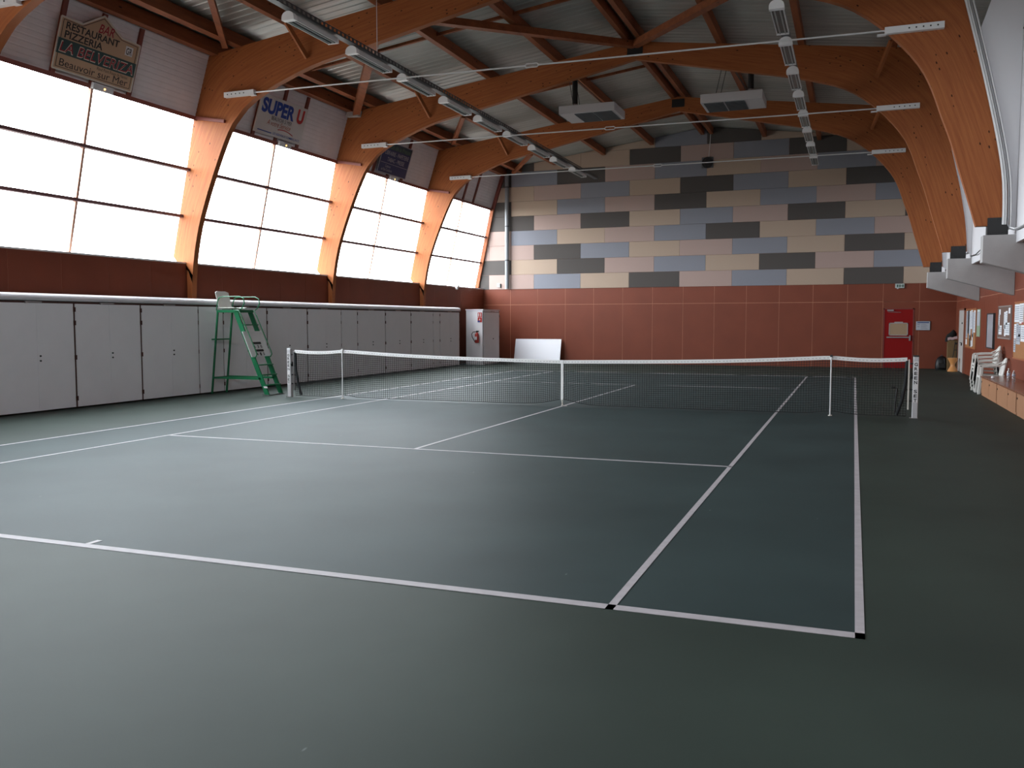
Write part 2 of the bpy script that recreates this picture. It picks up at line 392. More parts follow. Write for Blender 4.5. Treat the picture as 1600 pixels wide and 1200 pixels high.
# right side: lower wall, soffit, upper sheeting
build('end_post', MB().bar((gx(3.08)+.10, Y1-.12, 3.08), (gx(6.36)+.06, Y1-.12, 6.36), .10, .16, (1, 0, 0)), WOOD2, wall_left)
build('end_trim', MB().frame(onclad(Y1-.12, 0, .0), (0, .10, 0), upc*1.45, nrm*.14), REDBROWN, wall_left)
wall_right = build('wall_right', MB().box(8.753, Y0, 0, 9.0, Y1, 3.03), RED_S); tag(wall_right, kind='structure')
pm = MB(); y = Y1
while y > Y0:
    y2 = max(y-2.4, Y0)
    for z0, z1 in ((0, 2.365), (2.375, 3.03)): pm.box(8.75, y2+.004, z0, 8.78, y-.004, z1)
    y = y2
build('fibreboard_panelling', pm, RED_L, wall_right)
build('soffit', MB().box(7.9, Y0, 3.03, 8.8, Y1, 3.08), CLAD, wall_right)
build('upper_lining', MB().box(7.86, Y0, 2.98, 7.93, Y1, roofz(7.9)+.05), CLAD2, wall_right)
build('lining_seam', MB().box(7.85, Y0, 6.44, 7.862, Y1, 6.455), DKGREY, wall_right)
fw_ = MB(); fw_.box(-9.8, Y0-.2, 0, 9, Y0, 5.1); fw_.box(-9.8, Y0-.2, 5.1, -1.5, Y0, 7.1); fw_.box(5, Y0-.2, 5.1, 9, Y0, 7.1)
fw_.prism([(-9.8, 7.1), (9, 7.1), (9, roofz(9)), (0, roofz(0)), (-9.8, roofz(9.8))], 'y', Y0-.2, Y0)
wall_front = build('wall_front', fw_, RED_L); tag(wall_front, kind='structure')
wg = thing('window_7', None, None, (1.75, Y0-.1, 5.1), kind='structure')   # unseen gable window behind the camera, added to light surfaces facing it
for k in range(2):
    xa = -1.5+3.25*k
    for za, zb in ((5.1, 7.1),): build('pane', MB().box(xa+.04, Y0-.11, za+.04, xa+3.21, Y0-.10, zb-.04), PANE, wg)
    build('mullion', MB().box(xa-.04, Y0-.14, 5.1, xa+.04, Y0-.04, 7.1), REDBROWN, wg)
build('transom', MB().box(-1.5, Y0-.14, 5.06, 5, Y0-.04, 5.14), REDBROWN, wg)

# ------------------------------------------------------------------ timber arches
INL = [(-9.15, 0), (-9.1, 2.0), (-9.03, 3.0), (-8.87, 3.8), (-8.65, 4.45), (-8.38, 5.1), (-8.1, 5.7), (-7.85, 6.13), (-7.5, 6.48)]
INL2 = [(-7.5, 6.48), (-7.1, 6.72), (-6.4, 7.0), (-5.6, 7.25), (-4.6, 7.44), (-3.4, 7.68), (-1.6, 8.04), (0, 8.37)]
INR = [(0, 8.37), (1.5, 8.06), (2.8, 7.78), (3.6, 7.61), (4.2, 7.46), (4.85, 7.26), (5.3, 7.03), (5.65, 6.76)]
INR2 = [(5.65, 6.76), (5.95, 6.47), (6.3, 6.04), (6.5, 5.66), (6.68, 5.15), (6.84, 4.7), (7.0, 4.15), (7.15, 3.65), (7.26, 3.27)]
OUL = [(-9.22, 0), (-9.22, 3.0), (-9.63, 3.1), (-9.52, 3.6), (-9.38, 4.2), (-9.13, 5.3), (-8.92, 6.3), (-8.68, 7.1), (-8.5, 7.7)]
OUL2 = [(-8.5, 7.7), (-7, 7.9), (-4.5, 8.22), (-1.5, 8.61), (0, 8.81)]
OUR = [(0, 8.81), (2.76, 8.45), (4, 8.29), (5.2, 8.13), (6.5, 7.96)]
OUR2 = [(6.5, 7.96), (6.85, 7.38), (7.12, 6.6), (7.34, 5.75), (7.57, 4.75), (7.7, 4.0), (7.74, 3.6), (7.76, 3.27)]
def resample(p, n):
    d = [0]
    for a, b in zip(p, p[1:]): d.append(d[-1]+math.dist(a, b))
    o = []
    # catmull-rom through the points for smooth outlines
    for k in range(n+1):
        t = d[-1]*k/n; i = max(j for j in range(len(d)-1) if d[j] <= t+1e-9); u = (t-d[i])/(d[i+1]-d[i])
        P = [p[max(i-1, 0)], p[i], p[i+1], p[min(i+2, len(p)-1)]]
        o.append(tuple(.5*((2*P[1][c])+(-P[0][c]+P[2][c])*u+(2*P[0][c]-5*P[1][c]+4*P[2][c]-P[3][c])*u*u+(-P[0][c]+3*P[1][c]-3*P[2][c]+P[3][c])*u**3) for c in (0, 1)))
    return o
def lin(p, n):
    d = [0]
    for a, b in zip(p, p[1:]): d.append(d[-1]+math.dist(a, b))
    o = []
    for k in range(n+1):
        t = d[-1]*k/n; i = max(j for j in range(len(d)-1) if d[j] <= t+1e-9); u = (t-d[i])/(d[i+1]-d[i]); o.append(tuple(p[i][c]+(p[i+1][c]-p[i][c])*u for c in (0, 1)))
    return o
inner = resample(INL, 30)[:-1]+resample(INL2, 24)
innr = resample(INR, 24)[:-1]+resample(INR2, 24)
outl = lin(OUL, 30)[:-1]+lin(OUL2, 24)
outr = lin(OUR, 24)[:-1]+lin(OUR2, 24)
AW = .16
def rib(inn, out, y):
    n = len(inn); v = []; uvs = []; s = 0
    for i in range(n):
        if i: s += math.dist(inn[i-1], inn[i])
        dep = math.dist(inn[i], out[i])
        for yy in (y, y+AW):
            v += [(inn[i][0], yy, inn[i][1]), (out[i][0], yy, out[i][1])]; uvs += [(s, (0 if yy == y else 3)), (s, dep+(0 if yy == y else 3))]
    f = []
    for i in range(n-1):
        a = i*4; b = a+4
        f += [(a, b, b+1, a+1), (a+2, a+3, b+3, b+2), (a, a+2, b+2, b), (a+1, b+1, b+3, a+3)]
    f += [(0, 1, 3, 2), (n*4-4, n*4-2, n*4-1, n*4-3)]
    mb = MB().add(v, f); return mb, uvs
ANAME = {-12: 'glued timber arch behind the first sign bay', -6: 'glued timber arch cut by the left edge, left of the restaurant sign',
         0: 'nearest full glued timber arch, its right leg carrying the grey conduits', 6: 'middle glued timber arch, second from the near end',
         12: 'farthest glued timber arch, closest to the patchwork end wall'}
ANAME[-12] = 'glued timber arch overhead near the camera, out of the picture'
for ya in (-12, -6, 0, 6, 12):
    t = thing('timber_arch', ANAME[ya], 'arch', (-9.15, ya, 0))
    cut = 22 if ya < 0 else None          # behind the camera side the right half rests on a trimmer beam
    for inn, out in ((inner, outl), (innr[:cut], outr[:cut])):
        mb, uvs = rib(inn, out, ya); build('arch_rib', mb, WOOD, t, smooth=True, uvf=lambda vi, p, uvs=uvs: uvs[vi])
    build('ridge_plate', MB().box(-.2, ya-.012, 8.49, .2, ya+AW+.012, 8.74), BLACK, t)
    fb = MB().box(7.43, ya-.015, 3.12, 7.74, ya+AW+.015, 3.40)
    for bx in (7.5, 7.585, 7.67):
        for bz in (3.16, 3.36): fb.cyl((bx, ya-.03, bz), (bx, ya-.01, bz), .014, 8)
    if ya >= 0: build('base_plate', fb, BLACK, t)
    if ya > -6: build('rail_end', MB().bar((-8.95, ya-.03, 6.37), (-8.02, ya-.03, 6.21), .06, .07), REDBROWN, t)
    # white return sheet closing the gap outside the right leg
    rp = [(x, z) for x, z in outr[24:] if z < 6.5]
    if ya < 0: continue
    pr = MB().prism([(7.2, 6.42), (7.42, 7.1), (7.855, 7.95)]+[(7.855, 3.2)]+list(reversed(rp)), 'y', ya+.03, ya+.06)
    build('return_sheet', pr, CLAD2, t)
o = build('trimmer_beam', MB().box(4.35, Y0, 6.95, 4.75, -5.80, 7.30), WOOD2); tag(o, 'heavy trimmer beam carrying the arches behind the camera', 'beam')
# tie rods
TIE = {-12: (6.8, 6.6), -6: (6.80, 6.62), 0: (6.77, 6.62), 6: (6.72, 6.63), 12: (6.70, 6.675)}
TLAB = {-12: 'white steel tie rod of the arch overhead near the camera', -6: 'white steel tie rod end at the top left corner, above the restaurant sign',
        0: 'nearest long white steel tie rod, crossing in front of both light rows', 6: 'middle white steel tie rod, passing below both ceiling heaters',
        12: 'farthest white steel tie rod, crossing in front of the patchwork wall'}
for ya, (zl, zr) in TIE.items():
    t = thing('tie_rod', TLAB[ya], 'tie rod', (0, ya, 6.7))
    def tz(x): return zl+(zr-zl)*(x+7.2)/12.9
    yr = ya-.06
    b = MB(); b.tube([(-7.25, yr, tz(-7.25)), (-.75, yr, tz(-.75))], .016, 8); b.tube([(-.5, yr, tz(-.5)), (5.8 if ya >= 0 else 4.4, yr, tz(5.8))], .016, 8)
    build('rod', b, STEELW, t, smooth=True)
    tb = [(-.78, yr, tz(-.7)+.0), (-.74, yr, tz(-.7)+.035), (-.52, yr, tz(-.5)+.035), (-.48, yr, tz(-.5)), (-.52, yr, tz(-.5)-.035), (-.74, yr, tz(-.7)-.035)]
    build('turnbuckle', MB().tube(tb, .013, 6, True), STEELW, t)
    for x0, x1 in ((-7.97, -7.17), (5.76, 6.68) if ya >= 0 else (4.45, 4.65)):
        zz = tz((x0+x1)/2); br = MB().box(x0, ya-.10, zz-.055, x1, ya-.003, zz+.055); xe, s = (x1, 1) if x0 < 0 else (x0, -1)
        br.box(xe-.12, ya-.11, zz-.07, xe+.02, ya+.0, zz-.055)
        bk = build('tie_bracket', br, WHITE, t)
        for k in range(5): h = MB(); h.cyl((x0+.1+.11*k if x0 < 0 else x1-.1-.11*k, ya-.106, zz), (x0+.1+.11*k if x0 < 0 else x1-.1-.11*k, ya-.09, zz), .014, 8); build('bolt', h, DKGREY, bk)

# purlins run the length of the hall; the ridge carries a pair
PL = [(-7.62, .2, 'purlin above the left eave, just inside the eave beam'), (-6.08, .14, 'timber purlin directly above the left row of lights'),
      (-4.05, .14, 'timber purlin between the left light row and the left heater'), (-2.12, .14, 'timber purlin left of the ridge pair, above the left heater'),
      (-.17, .12, 'left beam of the double timber ridge purlin'), (.17, .12, 'right beam of the double timber ridge purlin'),
      (2.12, .14, 'timber purlin right of the ridge pair, above the right heater'), (4.05, .14, 'timber purlin beside the right row of lights'),
      (6.1, .14, 'timber purlin near the right haunch of the arches')]
for x, wd, lab in PL:
    zt = roofz(x)-.005; zb = zt-.27
    o = build('roof_purlin', MB().box(x-wd/2, Y0, zb, x+wd/2, Y1-.04, zt-.02), WOOD2); tag(o, lab, 'beam')
o = build('eave_beam', MB().box(-8.38, Y0, 7.70, -8.18, Y1-.04, 7.98), WOOD2); tag(o, 'heavy timber eave beam along the top of the left cladding', 'beam')
# diagonal bracing in the roof plane
def rz(x): return roofz(x)-.30
BR = [((-8.2, 6), (-4.1, 0.2), 'broad brown diagonal brace rising from the second arch, beside the blue-lettered sign'), ((-4.1, 0.2), (0, 5.95), 'diagonal roof brace running to the ridge plate from the left'),
      ((0, 5.95), (4.3, 0.2), 'diagonal roof brace running from the ridge plate up to the right'), ((4.3, .2), (7.4, 5.1), 'diagonal roof brace over the nearest right haunch'),
      ]
for a, b, lab in BR:
    o = build('diagonal_brace', MB().bar((a[0], a[1], rz(a[0])-.06), (b[0], b[1], rz(b[0])-.06), .2, .16), WOOD2); tag(o, lab, 'brace')
for a, b, lab in [((-7.75, -.3), (-6.2, -2.7), 'short slanting brace between eave and first purlin, right of the restaurant sign'), ((-7.6, 11.4), (-6.0, 8.7), 'short slanting brace above the navy sign bay'),
                  ((-7.8, 17.7), (-6.1, 15.2), 'short slanting brace at the far left corner by the end wall')]:
    o = build('corner_brace', MB().bar((a[0], a[1], rz(a[0])), (b[0], b[1], rz(b[0])), .12, .12), WOOD2); tag(o, lab, 'brace')
# bridging battens across the purlins on the left slope
for yb, lab in ((2.65, 'nearest'), (8.62, 'middle'), (14.75, 'farthest')):
    o = build('bridging_batten', MB().bar((-7.6, yb, roofz(7.6)-.12), (-.17, yb, roofz(.17)-.12), .07, .07), WOOD2); tag(o, lab+' thin batten bridging the purlins of the left roof slope', 'batten')
# knee braces from the outer purlins to the arches
for ya, nm in ((0, 'nearest'), (6, 'middle'), (12, 'farthest')):
    o = build('knee_brace', MB().bar((-6.02, ya-.48, roofz(6.08)-.26), (-5.80, ya-.03, 7.38), .06, .09), WOOD); tag(o, 'thin knee brace propping the left purlin off the %s full arch' % nm, 'brace')
    o = build('knee_brace', MB().bar((6.02, ya-.48, roofz(6.1)-.26), (5.74, ya-.03, 7.35), .06, .09), WOOD); tag(o, 'thin knee brace propping the right purlin off the %s full arch' % nm, 'brace')
o = build('gutter_flashing', MB().prism([(-8.42, 7.58), (-8.02, 7.56), (-7.98, 7.72), (-8.36, 7.74)], 'y', 5.8, 5.98), mat('pale_flashing', 'b4b8b4', .5)); tag(o, 'pale metal flashing at the foot of the broad brace on the second arch', 'flashing')

# right side concrete corbels
CLB = {-12: 'pale concrete corbel behind the camera', -6: 'pale concrete corbel beyond the right edge', 0: 'nearest pale concrete corbel at right, under the arch leg with conduits',
       6: 'middle pale concrete corbel, between the other two', 12: 'farthest pale concrete corbel, above the far end of the notice boards'}
for ya in (-12, -6, 0, 6, 12):
    o = build('concrete_corbel', MB().prism([(7.37, 3.115), (7.37, 2.665), (8.745, 2.265), (8.745, 3.115)], 'y', ya-.03, ya+.27), CONC, bevel=.006); tag(o, CLB[ya], 'corbel')
    if ya > -12 and ya < 12:
        pass
# conduits on the nearest right leg
cd = thing('cable_conduits', 'bundle of grey cable conduits running down the nearest right arch leg', 'conduit', (7.6, 0, 3.2))
for k in range(4):
    pts = [(x-.03+.035*k+.0*z, -.03, z) for x, z in resample([(6.9, 7.45), (7.12, 6.6), (7.34, 5.7), (7.55, 4.75), (7.66, 4.1), (7.69, 3.6), (7.69, 3.28)], 24)]
    if k > 1: pts += [(7.76, -.05, 3.17+.02*k), (7.82, -.12, 3.14+.02*k), (7.83, -.6, 3.13+.02*k), (7.83, -5.7, 3.13+.02*k)]
    build('conduit', MB().tube(pts, .0135 if k else .022, 8), STEELW if k != 2 else mat('conduit_grey', '8a8a8c', .4, .4), cd, smooth=True)
for ya, (za, lab) in {6: (3.2, 'nearer'), 12: (3.2, 'farther')}.items():
    o = build('sagging_cable', MB().tube([(7.83, ya-.05, 3.16), (7.81, ya-1.2, 3.12), (7.80, ya-2.8, 3.2), (7.82, ya-4.6, 3.28), (7.83, ya-5.6, 3.28)], .01, 6), DKGREY); tag(o, 'thin dark cable sagging along the white lining, %s of the two' % lab, 'cable')

# ------------------------------------------------------------------ lights
def make_light():
    t = thing('ceiling_light', 'x', 'light', (0, 0, 0))
    def arc(r, zc, n=14, sq=1.0): return [(r*math.cos(k*math.pi/n), zc+sq*r*math.sin(k*math.pi/n)) for k in range(n+1)]
    hs = MB().prism([(.105, 0)]+arc(.105, .05, 14, .75)+[(-.105, 0), (-.098, 0)]+list(reversed(arc(.098, .05, 14, .72)))+[(.098, 0)], 'y', .12, 1.44)
    build('housing', hs, mat('light_housing', 'c9cbcb', .4), t, smooth=True)
    build('end_cap', MB().prism([(.122, -.01)]+arc(.122, .035, 16, .85)+[(-.122, -.01)], 'y', .02, .13), mat('lamp_end_white', 'e6e6e6', .4), t, smooth=True)
    build('end_cap', MB().prism([(.108, -.01)]+arc(.108, .05, 12, .76)+[(-.108, -.01)], 'y', 1.43, 1.46), MT['lamp_end_white'], t, smooth=True)
    build('reflector', MB().box(-.097, .13, .015, .097, 1.43, .02), mat('reflector_grey', '6c7573', .25), t)
    for x in (-.045, .045): build('fluorescent_tube', MB().cyl((x, .15, .004), (x, 1.42, .004), .012, 10), mat('tube_white', '7f8785', .3), t, smooth=True)
    lb = MB().box(-.105, .13, -.006, -.092, 1.44, .012).box(.092, .13, -.006, .105, 1.44, .012)
    build('rim', lb, MT['light_housing'], t)
    return t
lp = make_light(); first = True
ordw = ['first', 'second', 'third', 'fourth', 'fifth', 'sixth', 'seventh', 'eighth', 'ninth', 'tenth']
def place_lights(x, y0, n, z, side):
    global first
    for k in range(n):
        o = lp if first else copy_tree(lp); first = False
        o.location = (x, y0+2.04*k, z)
        o['label'] = 'unlit fluorescent batten light, %s from the near end of the %s row' % (ordw[k], side)
        o['group'] = 'fluorescent lights of the %s row' % side
place_lights(-3.70, -3.78, 9, 6.80, 'left')
place_lights(4.08, -1.36, 8, 6.80, 'right')
for x, ya, yb, side in ((-3.66, -9, 15.5, 'left'), (4.08, -9, 15.0, 'right')):
    t = thing('cable_tray', 'perforated steel cable tray above the %s light row' % side, 'cable tray', (x, ya, 6.95))
    tb = MB().box(x-.07, ya, 6.945, x+.07, yb, 6.952)
    for s in (-1, 1):
        y = ya
        while y < yb:                       # slotted side flanges
            tb.box(x+s*.07, y, 6.95, x+s*.073, y+.07, 7.03); y += .14
        tb.box(x+s*.07, ya, 6.95, x+s*.073, yb, 6.965); tb.box(x+s*.07, ya, 7.015, x+s*.073, yb, 7.035)
    build('tray', tb, mat('tray_grey', '626264', .5, .3), t)
    for yy in ((-6.8, -.78) if x < 0 else (-6.8,)): build('hanger', MB().tube([(x, yy, 6.95), (x, yy, roofz(x)+.02)], .008, 6), STEELW, t)

# radiant heaters
def heater(x0, x1, y0, y1, z, lab, slab_left, fx):
    t = thing('ceiling_heater', lab, 'heater', ((x0+x1)/2, (y0+y1)/2, z))
    H = .22
    bb = MB().box(x0, y0, z, x1, y1, z+H); build('casing', bb, mat('heater_grey', 'b3b0b0', .45), t, bevel=.01)
    a, b = (x0+.42, x1-.10) if slab_left else (x0+.08, x1-.45)
    mid = (a+b)/2
    for p, q in ((a, mid-.02), (mid+.02, b)):
        g = build('grille', MB().box(p, y0+.08, z-.012, q, y1-.08, z+.0), mat('grille_dark', '52575a', .5), t)
        rb = MB()
        for k in range(12): yy = y0+.12+(y1-y0-.24)*k/11; rb.box(p, yy-.008, z-.022, q, yy+.008, z-.011)
        build('grille_bar', rb, mat('grille_bar', '3f4447', .5), g)
    build('flue', MB().cyl((fx, (y0+y1)/2, z+H), (fx, (y0+y1)/2, roofz(fx)+.02), .075), BLACK, t, smooth=True)
    build('flue_collar', MB().cyl((fx, (y0+y1)/2, z+H), (fx, (y0+y1)/2, z+H+.16), .085), METAL, t, smooth=True)
    px_ = min((-2.12, 2.12), key=lambda v: abs(v-(x0+x1)/2))
    for yy in (y0+.25, y1-.25):
        for xx in (x0+.35, x1-.35):
            build('suspension_chain', MB().tube([(xx, yy, z+H), (px_, yy, roofz(px_)-.27)], .008, 6), DKGREY, t)
heater(-2.30, -.74, 6.8, 8.0, 7.34, 'grey ceiling heater left of the ridge', True, -2.02)
heater(1.55, 3.10, 6.75, 7.9, 7.30, 'grey ceiling heater right of the ridge', False, 2.75)

# ventilator on the end wall
t = thing('ventilator', 'small black round ventilator on a square plate under the ridge of the end wall', 'fan', (.04, Y1-.04, 7.72))
build('mounting_plate', MB().box(-.19, Y1-.05, 7.52, .25, Y1-.03, 7.93), mat('plate_grey', '5a5a5c', .6), t)
rg = MB(); c = (.03, 7.72)
for rr in (.20, .13, .06):
    rg.tube([(c[0]+rr*math.cos(a*math.pi/12), Y1-.09, c[1]+rr*math.sin(a*math.pi/12)) for a in range(24)], .014, 6, True)
for a in range(6): rg.tube([(c[0], Y1-.09, c[1]), (c[0]+.2*math.cos(a*math.pi/3), Y1-.09, c[1]+.2*math.sin(a*math.pi/3))], .01, 5)
build('guard_ring', rg, BLACK, t); build('fan_hub', MB().cyl((c[0], Y1-.08, c[1]), (c[0], Y1-.05, c[1]), .19, 24), BLACK, t)
build('supply_pipe', MB().tube([(.08, Y1-.06, 7.93), (.14, Y1-.06, 8.85)], .012, 6), STEELW, t)
# down pipe in the left far corner
t = thing('rainwater_pipe', 'tall grey rainwater pipe in the far left corner of the patchwork wall', 'pipe', (-8.14, Y1-.16, 3.08))
build('pipe', MB().cyl((-8.14, Y1-.16, 3.05), (-8.14, Y1-.16, 7.75), .085, 20), mat('pipe_grey', '77797d', .4), t, smooth=True)
for z in (4.2, 5.6, 7.2): build('pipe_clip', MB().cyl((-8.14, Y1-.16, z), (-8.14, Y1-.16, z+.04), .093, 20), DKGREY, t)
t = thing('socket_box', 'small white box on the sill at the far left corner', 'box', (-8.55, Y1-.1, 3.1))
build('box_body', MB().box(-8.62, Y1-.08, 3.12, -8.50, Y1-.03, 3.28), WHITE, t, bevel=.005); build('box_cover', MB().box(-8.50, Y1-.085, 3.10, -8.46, Y1-.03, 3.26), DKGREY, t)
t = thing('sensor_lamp', 'small white round lamp on the sill of the farthest window', 'lamp', (-9.22, 15.1, 3.05))
build('lamp_base', MB().cyl((-9.08, 15.1, 3.08), (-9.19, 15.1, 3.08), .07, 16), WHITE, t, smooth=True); build('lamp_globe', MB().lathe([(.01, -.06), (.06, -.03), (.07, .02), (.04, .06), (.01, .07)], (-9.17, 15.1, 2.98), 16), WHITE, t, smooth=True)

# ------------------------------------------------------------------ advertising boards
UY = Vector((0, 1, 0))
def sign_root(name, lab, y0, y1, s0, s1, poly, face, edge, off=.13):
    o = onclad(y0, s0, off); t = thing(name, lab, 'sign', tuple(o))
    mb = MB(); pts = [onclad(y, s, off) for y, s in poly]; bk = [p-nrm*.03 for p in pts]; n = len(pts)
    mb.add(pts+bk, [tuple(range(n)), tuple(range(2*n-1, n-1, -1))]+[(i, (i+1) % n, (i+1) % n+n, i+n) for i in range(n)])
    build('sign_board', mb, face, t); return t
def srect(name, t, y0, y1, s0, s1, m_, off): return build(name, MB().frame(onclad(y0, s0, off), (0, y1-y0, 0), upc*(s1-s0), nrm*.002), m_, t)
def stext(name, body, m_, t, y0, s0, wd, ht, off=.138, bold=0, shear=0, dy=0):
    ux = Vector((0, 1, 0)); return text(name, body, m_, t, onclad(y0, s0, off), ux, upc, wd, ht, .0, bold, shear)
BEI = mat('sign_beige', 'c0a083', .6); TXT = mat('sign_black', '2a2626', .6); SRED = mat('sign_red', '9a2230', .6)
yl, yr_ = -4.06, -2.12
poly = [(yl, .13), (yr_, .13), (yr_, 1.07), (-2.60, 1.09), (-3.12, 1.36), (-3.58, 1.07), (yl, 1.08)]
s1 = sign_root('sign_panel', 'beige restaurant and pizzeria advertising board with a peaked top edge', yl, yr_, .13, 1.07, poly, BEI, WHITE)
lnb = MB()
ins = [(yl+.06, .18), (yr_-.06, .18), (yr_-.06, 1.03), (-2.61, 1.05), (-3.12, 1.31), (-3.57, 1.03), (yl+.06, 1.04)]
for a, b in zip(ins, ins[1:]+ins[:1]): lnb.bar(onclad(a[0], a[1], .133), onclad(b[0], b[1], .133), .01, .004, nrm)
build('border_line', lnb, TXT, s1)
eb = MB()
for a, b in zip(poly, poly[1:]+poly[:1]): eb.bar(onclad(a[0], a[1], .132), onclad(b[0], b[1], .132), .03, .012, nrm)
build('edge_trim', eb, OFFW, s1)
srect('green_band', s1, yl-.01, yr_+.01, .42, .70, mat('sign_green', '2f4a4a', .6), .136)
stext('lettering', 'BAR', SRED, s1, -3.2, 1.03, .38, .17, .136, .012, .25)
stext('lettering', 'RESTAURANT', TXT, s1, -3.93, .885, 1.28, .135, .136, .022)
stext('lettering', 'PIZZERIA', TXT, s1, -3.93, .725, .90, .135, .136, .022)
stext('lettering_outline', 'LA BELVERIZA', mat('sign_cream', 'd8cfc0', .6), s1, -4.0, .452, 1.83, .21, .139, .018, .15)
stext('lettering', 'LA BELVERIZA', SRED, s1, -3.985, .470, 1.80, .174, .142, .0, .15)
stext('lettering', 'Rond Point Route de Nantes', TXT, s1, -3.06, .345, .78, .06, .136)
stext('lettering', 'Beauvoir sur Mer', TXT, s1, -3.93, .205, 1.68, .135, .136, 0)
srect('emblem_plate', s1, -2.47, -2.28, .80, .98, WHITE, .134)
stext('emblem', 'GR', TXT, s1, -2.45, .82, .15, .13, .1385, .01)
BLUE = mat('sign_blue', '1e3f93', .6); VRED = mat('sign_bright_red', 'b22a28', .6)
yl, yr_ = 1.93, 3.92
s2 = sign_root('sign_panel', 'white supermarket advertising board with big blue and red letters', yl, yr_, .14, 1.12, [(yl, .14), (yr_, .14), (yr_, 1.10), (yl, 1.10)], mat('sign_white', 'cdc9c6', .6), WHITE)
stext('lettering', 'SUPER', BLUE, s2, 2.03, .66, 1.36, .37, .136, .045)
stext('lettering', 'U', VRED, s2, 3.50, .66, .30, .37, .136, .05)
stext('lettering', 'BEAUVOIR S/ MER', TXT, s2, 2.50, .54, .86, .095, .136, 0)
stext('lettering', 'A votre Service', mat('sign_rust', 'a8563f', .6), s2, 2.35, .40, 1.0, .13, .136, 0, .35)
ar = MB(); pp = [onclad(2.85+.65*k/10, .355-.05*(k/10-.3)**2*2+.02*math.sin(k/10*3), .137) for k in range(11)]
ar.tube(pp, .012, 5); build('swoosh', ar, VRED, s2)
srect('blue_line', s2, 2.05, 2.62, .205, .228, BLUE, .136)
stext('lettering', 'LES NOUVEAUX COMMERÇANTS', BLUE, s2, 2.68, .185, 1.15, .075, .136, .008)
NAVY = mat('sign_navy', '1d2a5a', .5); LGT = mat('sign_pale', 'a9a6ac', .6)
yl, yr_ = 8.12, 9.98
s3 = sign_root('sign_panel', 'navy bookshop and newsagent advertising board with pale lettering', yl, yr_, .13, 1.1, [(yl, .12), (yr_, .12), (yr_, 1.1), (yl, 1.1)], NAVY, WHITE)
eb = MB(); poly = [(yl, .12), (yr_, .12), (yr_, 1.1), (yl, 1.1)]
for a, b in zip(poly, poly[1:]+poly[:1]): eb.bar(onclad(a[0], a[1], .132), onclad(b[0], b[1], .132), .025, .01, nrm)
build('edge_trim', eb, LGT, s3)
srect('green_band', s3, yl+.03, yr_-.03, .88, 1.07, mat('sign_teal', '2a3f4a', .6), .134)
stext('lettering', 'Maison de la Presse', mat('sign_faint_green', '4c6a5a', .6), s3, yl+.1, .90, 1.65, .15, .138, .015)
stext('lettering', 'LIBRAIRIE - PAPETERIE', LGT, s3, yl+.2, .70, 1.55, .13, .136, .006)
stext('lettering', 'TABAC - PRESSE', LGT, s3, yl+.42, .50, 1.12, .13, .136, .006)
srect('pale_line', s3, yl+.05, yr_-.05, .43, .442, LGT, .135)
stext('lettering', 'Cadeaux', LGT, s3, yl+.40, .31, .34, .08, .136); stext('lettering', 'et Fax Couleurs', LGT, s3, yl+.2, .19, .68, .09, .136)

def emergency(y, lab):
    o = onclad(y-.27, .0, .07); t = thing('emergency_light', lab, 'light', tuple(o))
    build('lamp_housing', MB().frame(onclad(y-.27, -.03, .075), (0, .52, 0), upc*.13, nrm*.07), mat('clear_plastic', 'd6d8dc', .2, trans=.15), t, bevel=.01)
    build('indicator', MB().frame(onclad(y+.0, .01, .146), (0, .03, 0), upc*.03, nrm*.008), mat('indicator_glow', 'ffb060', .3, emit=('ffb060', 6)), t)
emergency(-2.8, 'clear emergency light under the restaurant sign'); emergency(3.32, 'clear emergency light under the supermarket sign'); emergency(9.3, 'clear emergency light under the navy sign')

# ------------------------------------------------------------------ net
def net_top(x):
    a = abs(x)
    if a > 5.03: t = (a-5.03)/(6.3-5.03); return 1.07-.035*math.sin(min(t, 1)*math.pi)*.9-.015*t
    t = a/5.03; base = .914+(1.07-.914)*t
    return base-.045*math.sin(t*math.pi)*(.4+.6*t)
def net_bot(x):
    a = abs(x); return .035+.11*math.exp(-(a/.35)**1.5)+.05*math.exp(-((a-5.03)/.25)**2)
XN = 6.27
net = thing('tennis_net', 'black tennis net with a white headband stretched across the court', 'net', (0, 0, 0))
nm = MB(); n = 280; th = .0060
for k in range(n+1):
    x = -XN+2*XN*k/n
    if abs(abs(x)-6.26) < .0: continue
    nm.bar((x, 0, net_bot(x)), (x, 0, net_top(x)-.05), th, th)
xsn = [-XN+2*XN*k/64 for k in range(65)]
for j in range(23):
    f = j/22
    for a, b in zip(xsn, xsn[1:]):
        za = net_bot(a)+(net_top(a)-.05-net_bot(a))*f; zb = net_bot(b)+(net_top(b)-.05-net_bot(b))*f
        nm.bar((a, 0, za), (b, 0, zb), th if j else .012, th if j else .012)
build('netting', nm, NETM, net)
hb = MB()
for s in (-1, 1): hb.sheet([[(x, s*.012, net_top(x)-.065) for x in xsn], [(x, s*.012, net_top(x)) for x in xsn]], .002, (0, s, 0))
hb.sheet([[(x, -.012, net_top(x)) for x in xsn], [(x, .012, net_top(x)) for x in xsn]], .002, (0, 0, 1))
build('headband', hb, TAPE, net)
st = MB()
for a, b in zip(xsn, xsn[1:]):
    q = a
    while q < b-.02: st.box(q, -.0165, net_top(q)-.036, q+.03, -.014, net_top(q)-.030); q += .06
tag(build('stitching', st, mat('stitch_grey', '6d6d6f', .8), net), kind='stuff')
cs = build('centre_strap', MB().box(-.025, -.022, .13, .025, -.018, .915).box(-.025, .018, .13, .025, .022, .915).box(-.025, -.022, .915, .025, .022, .918), TAPE, net)
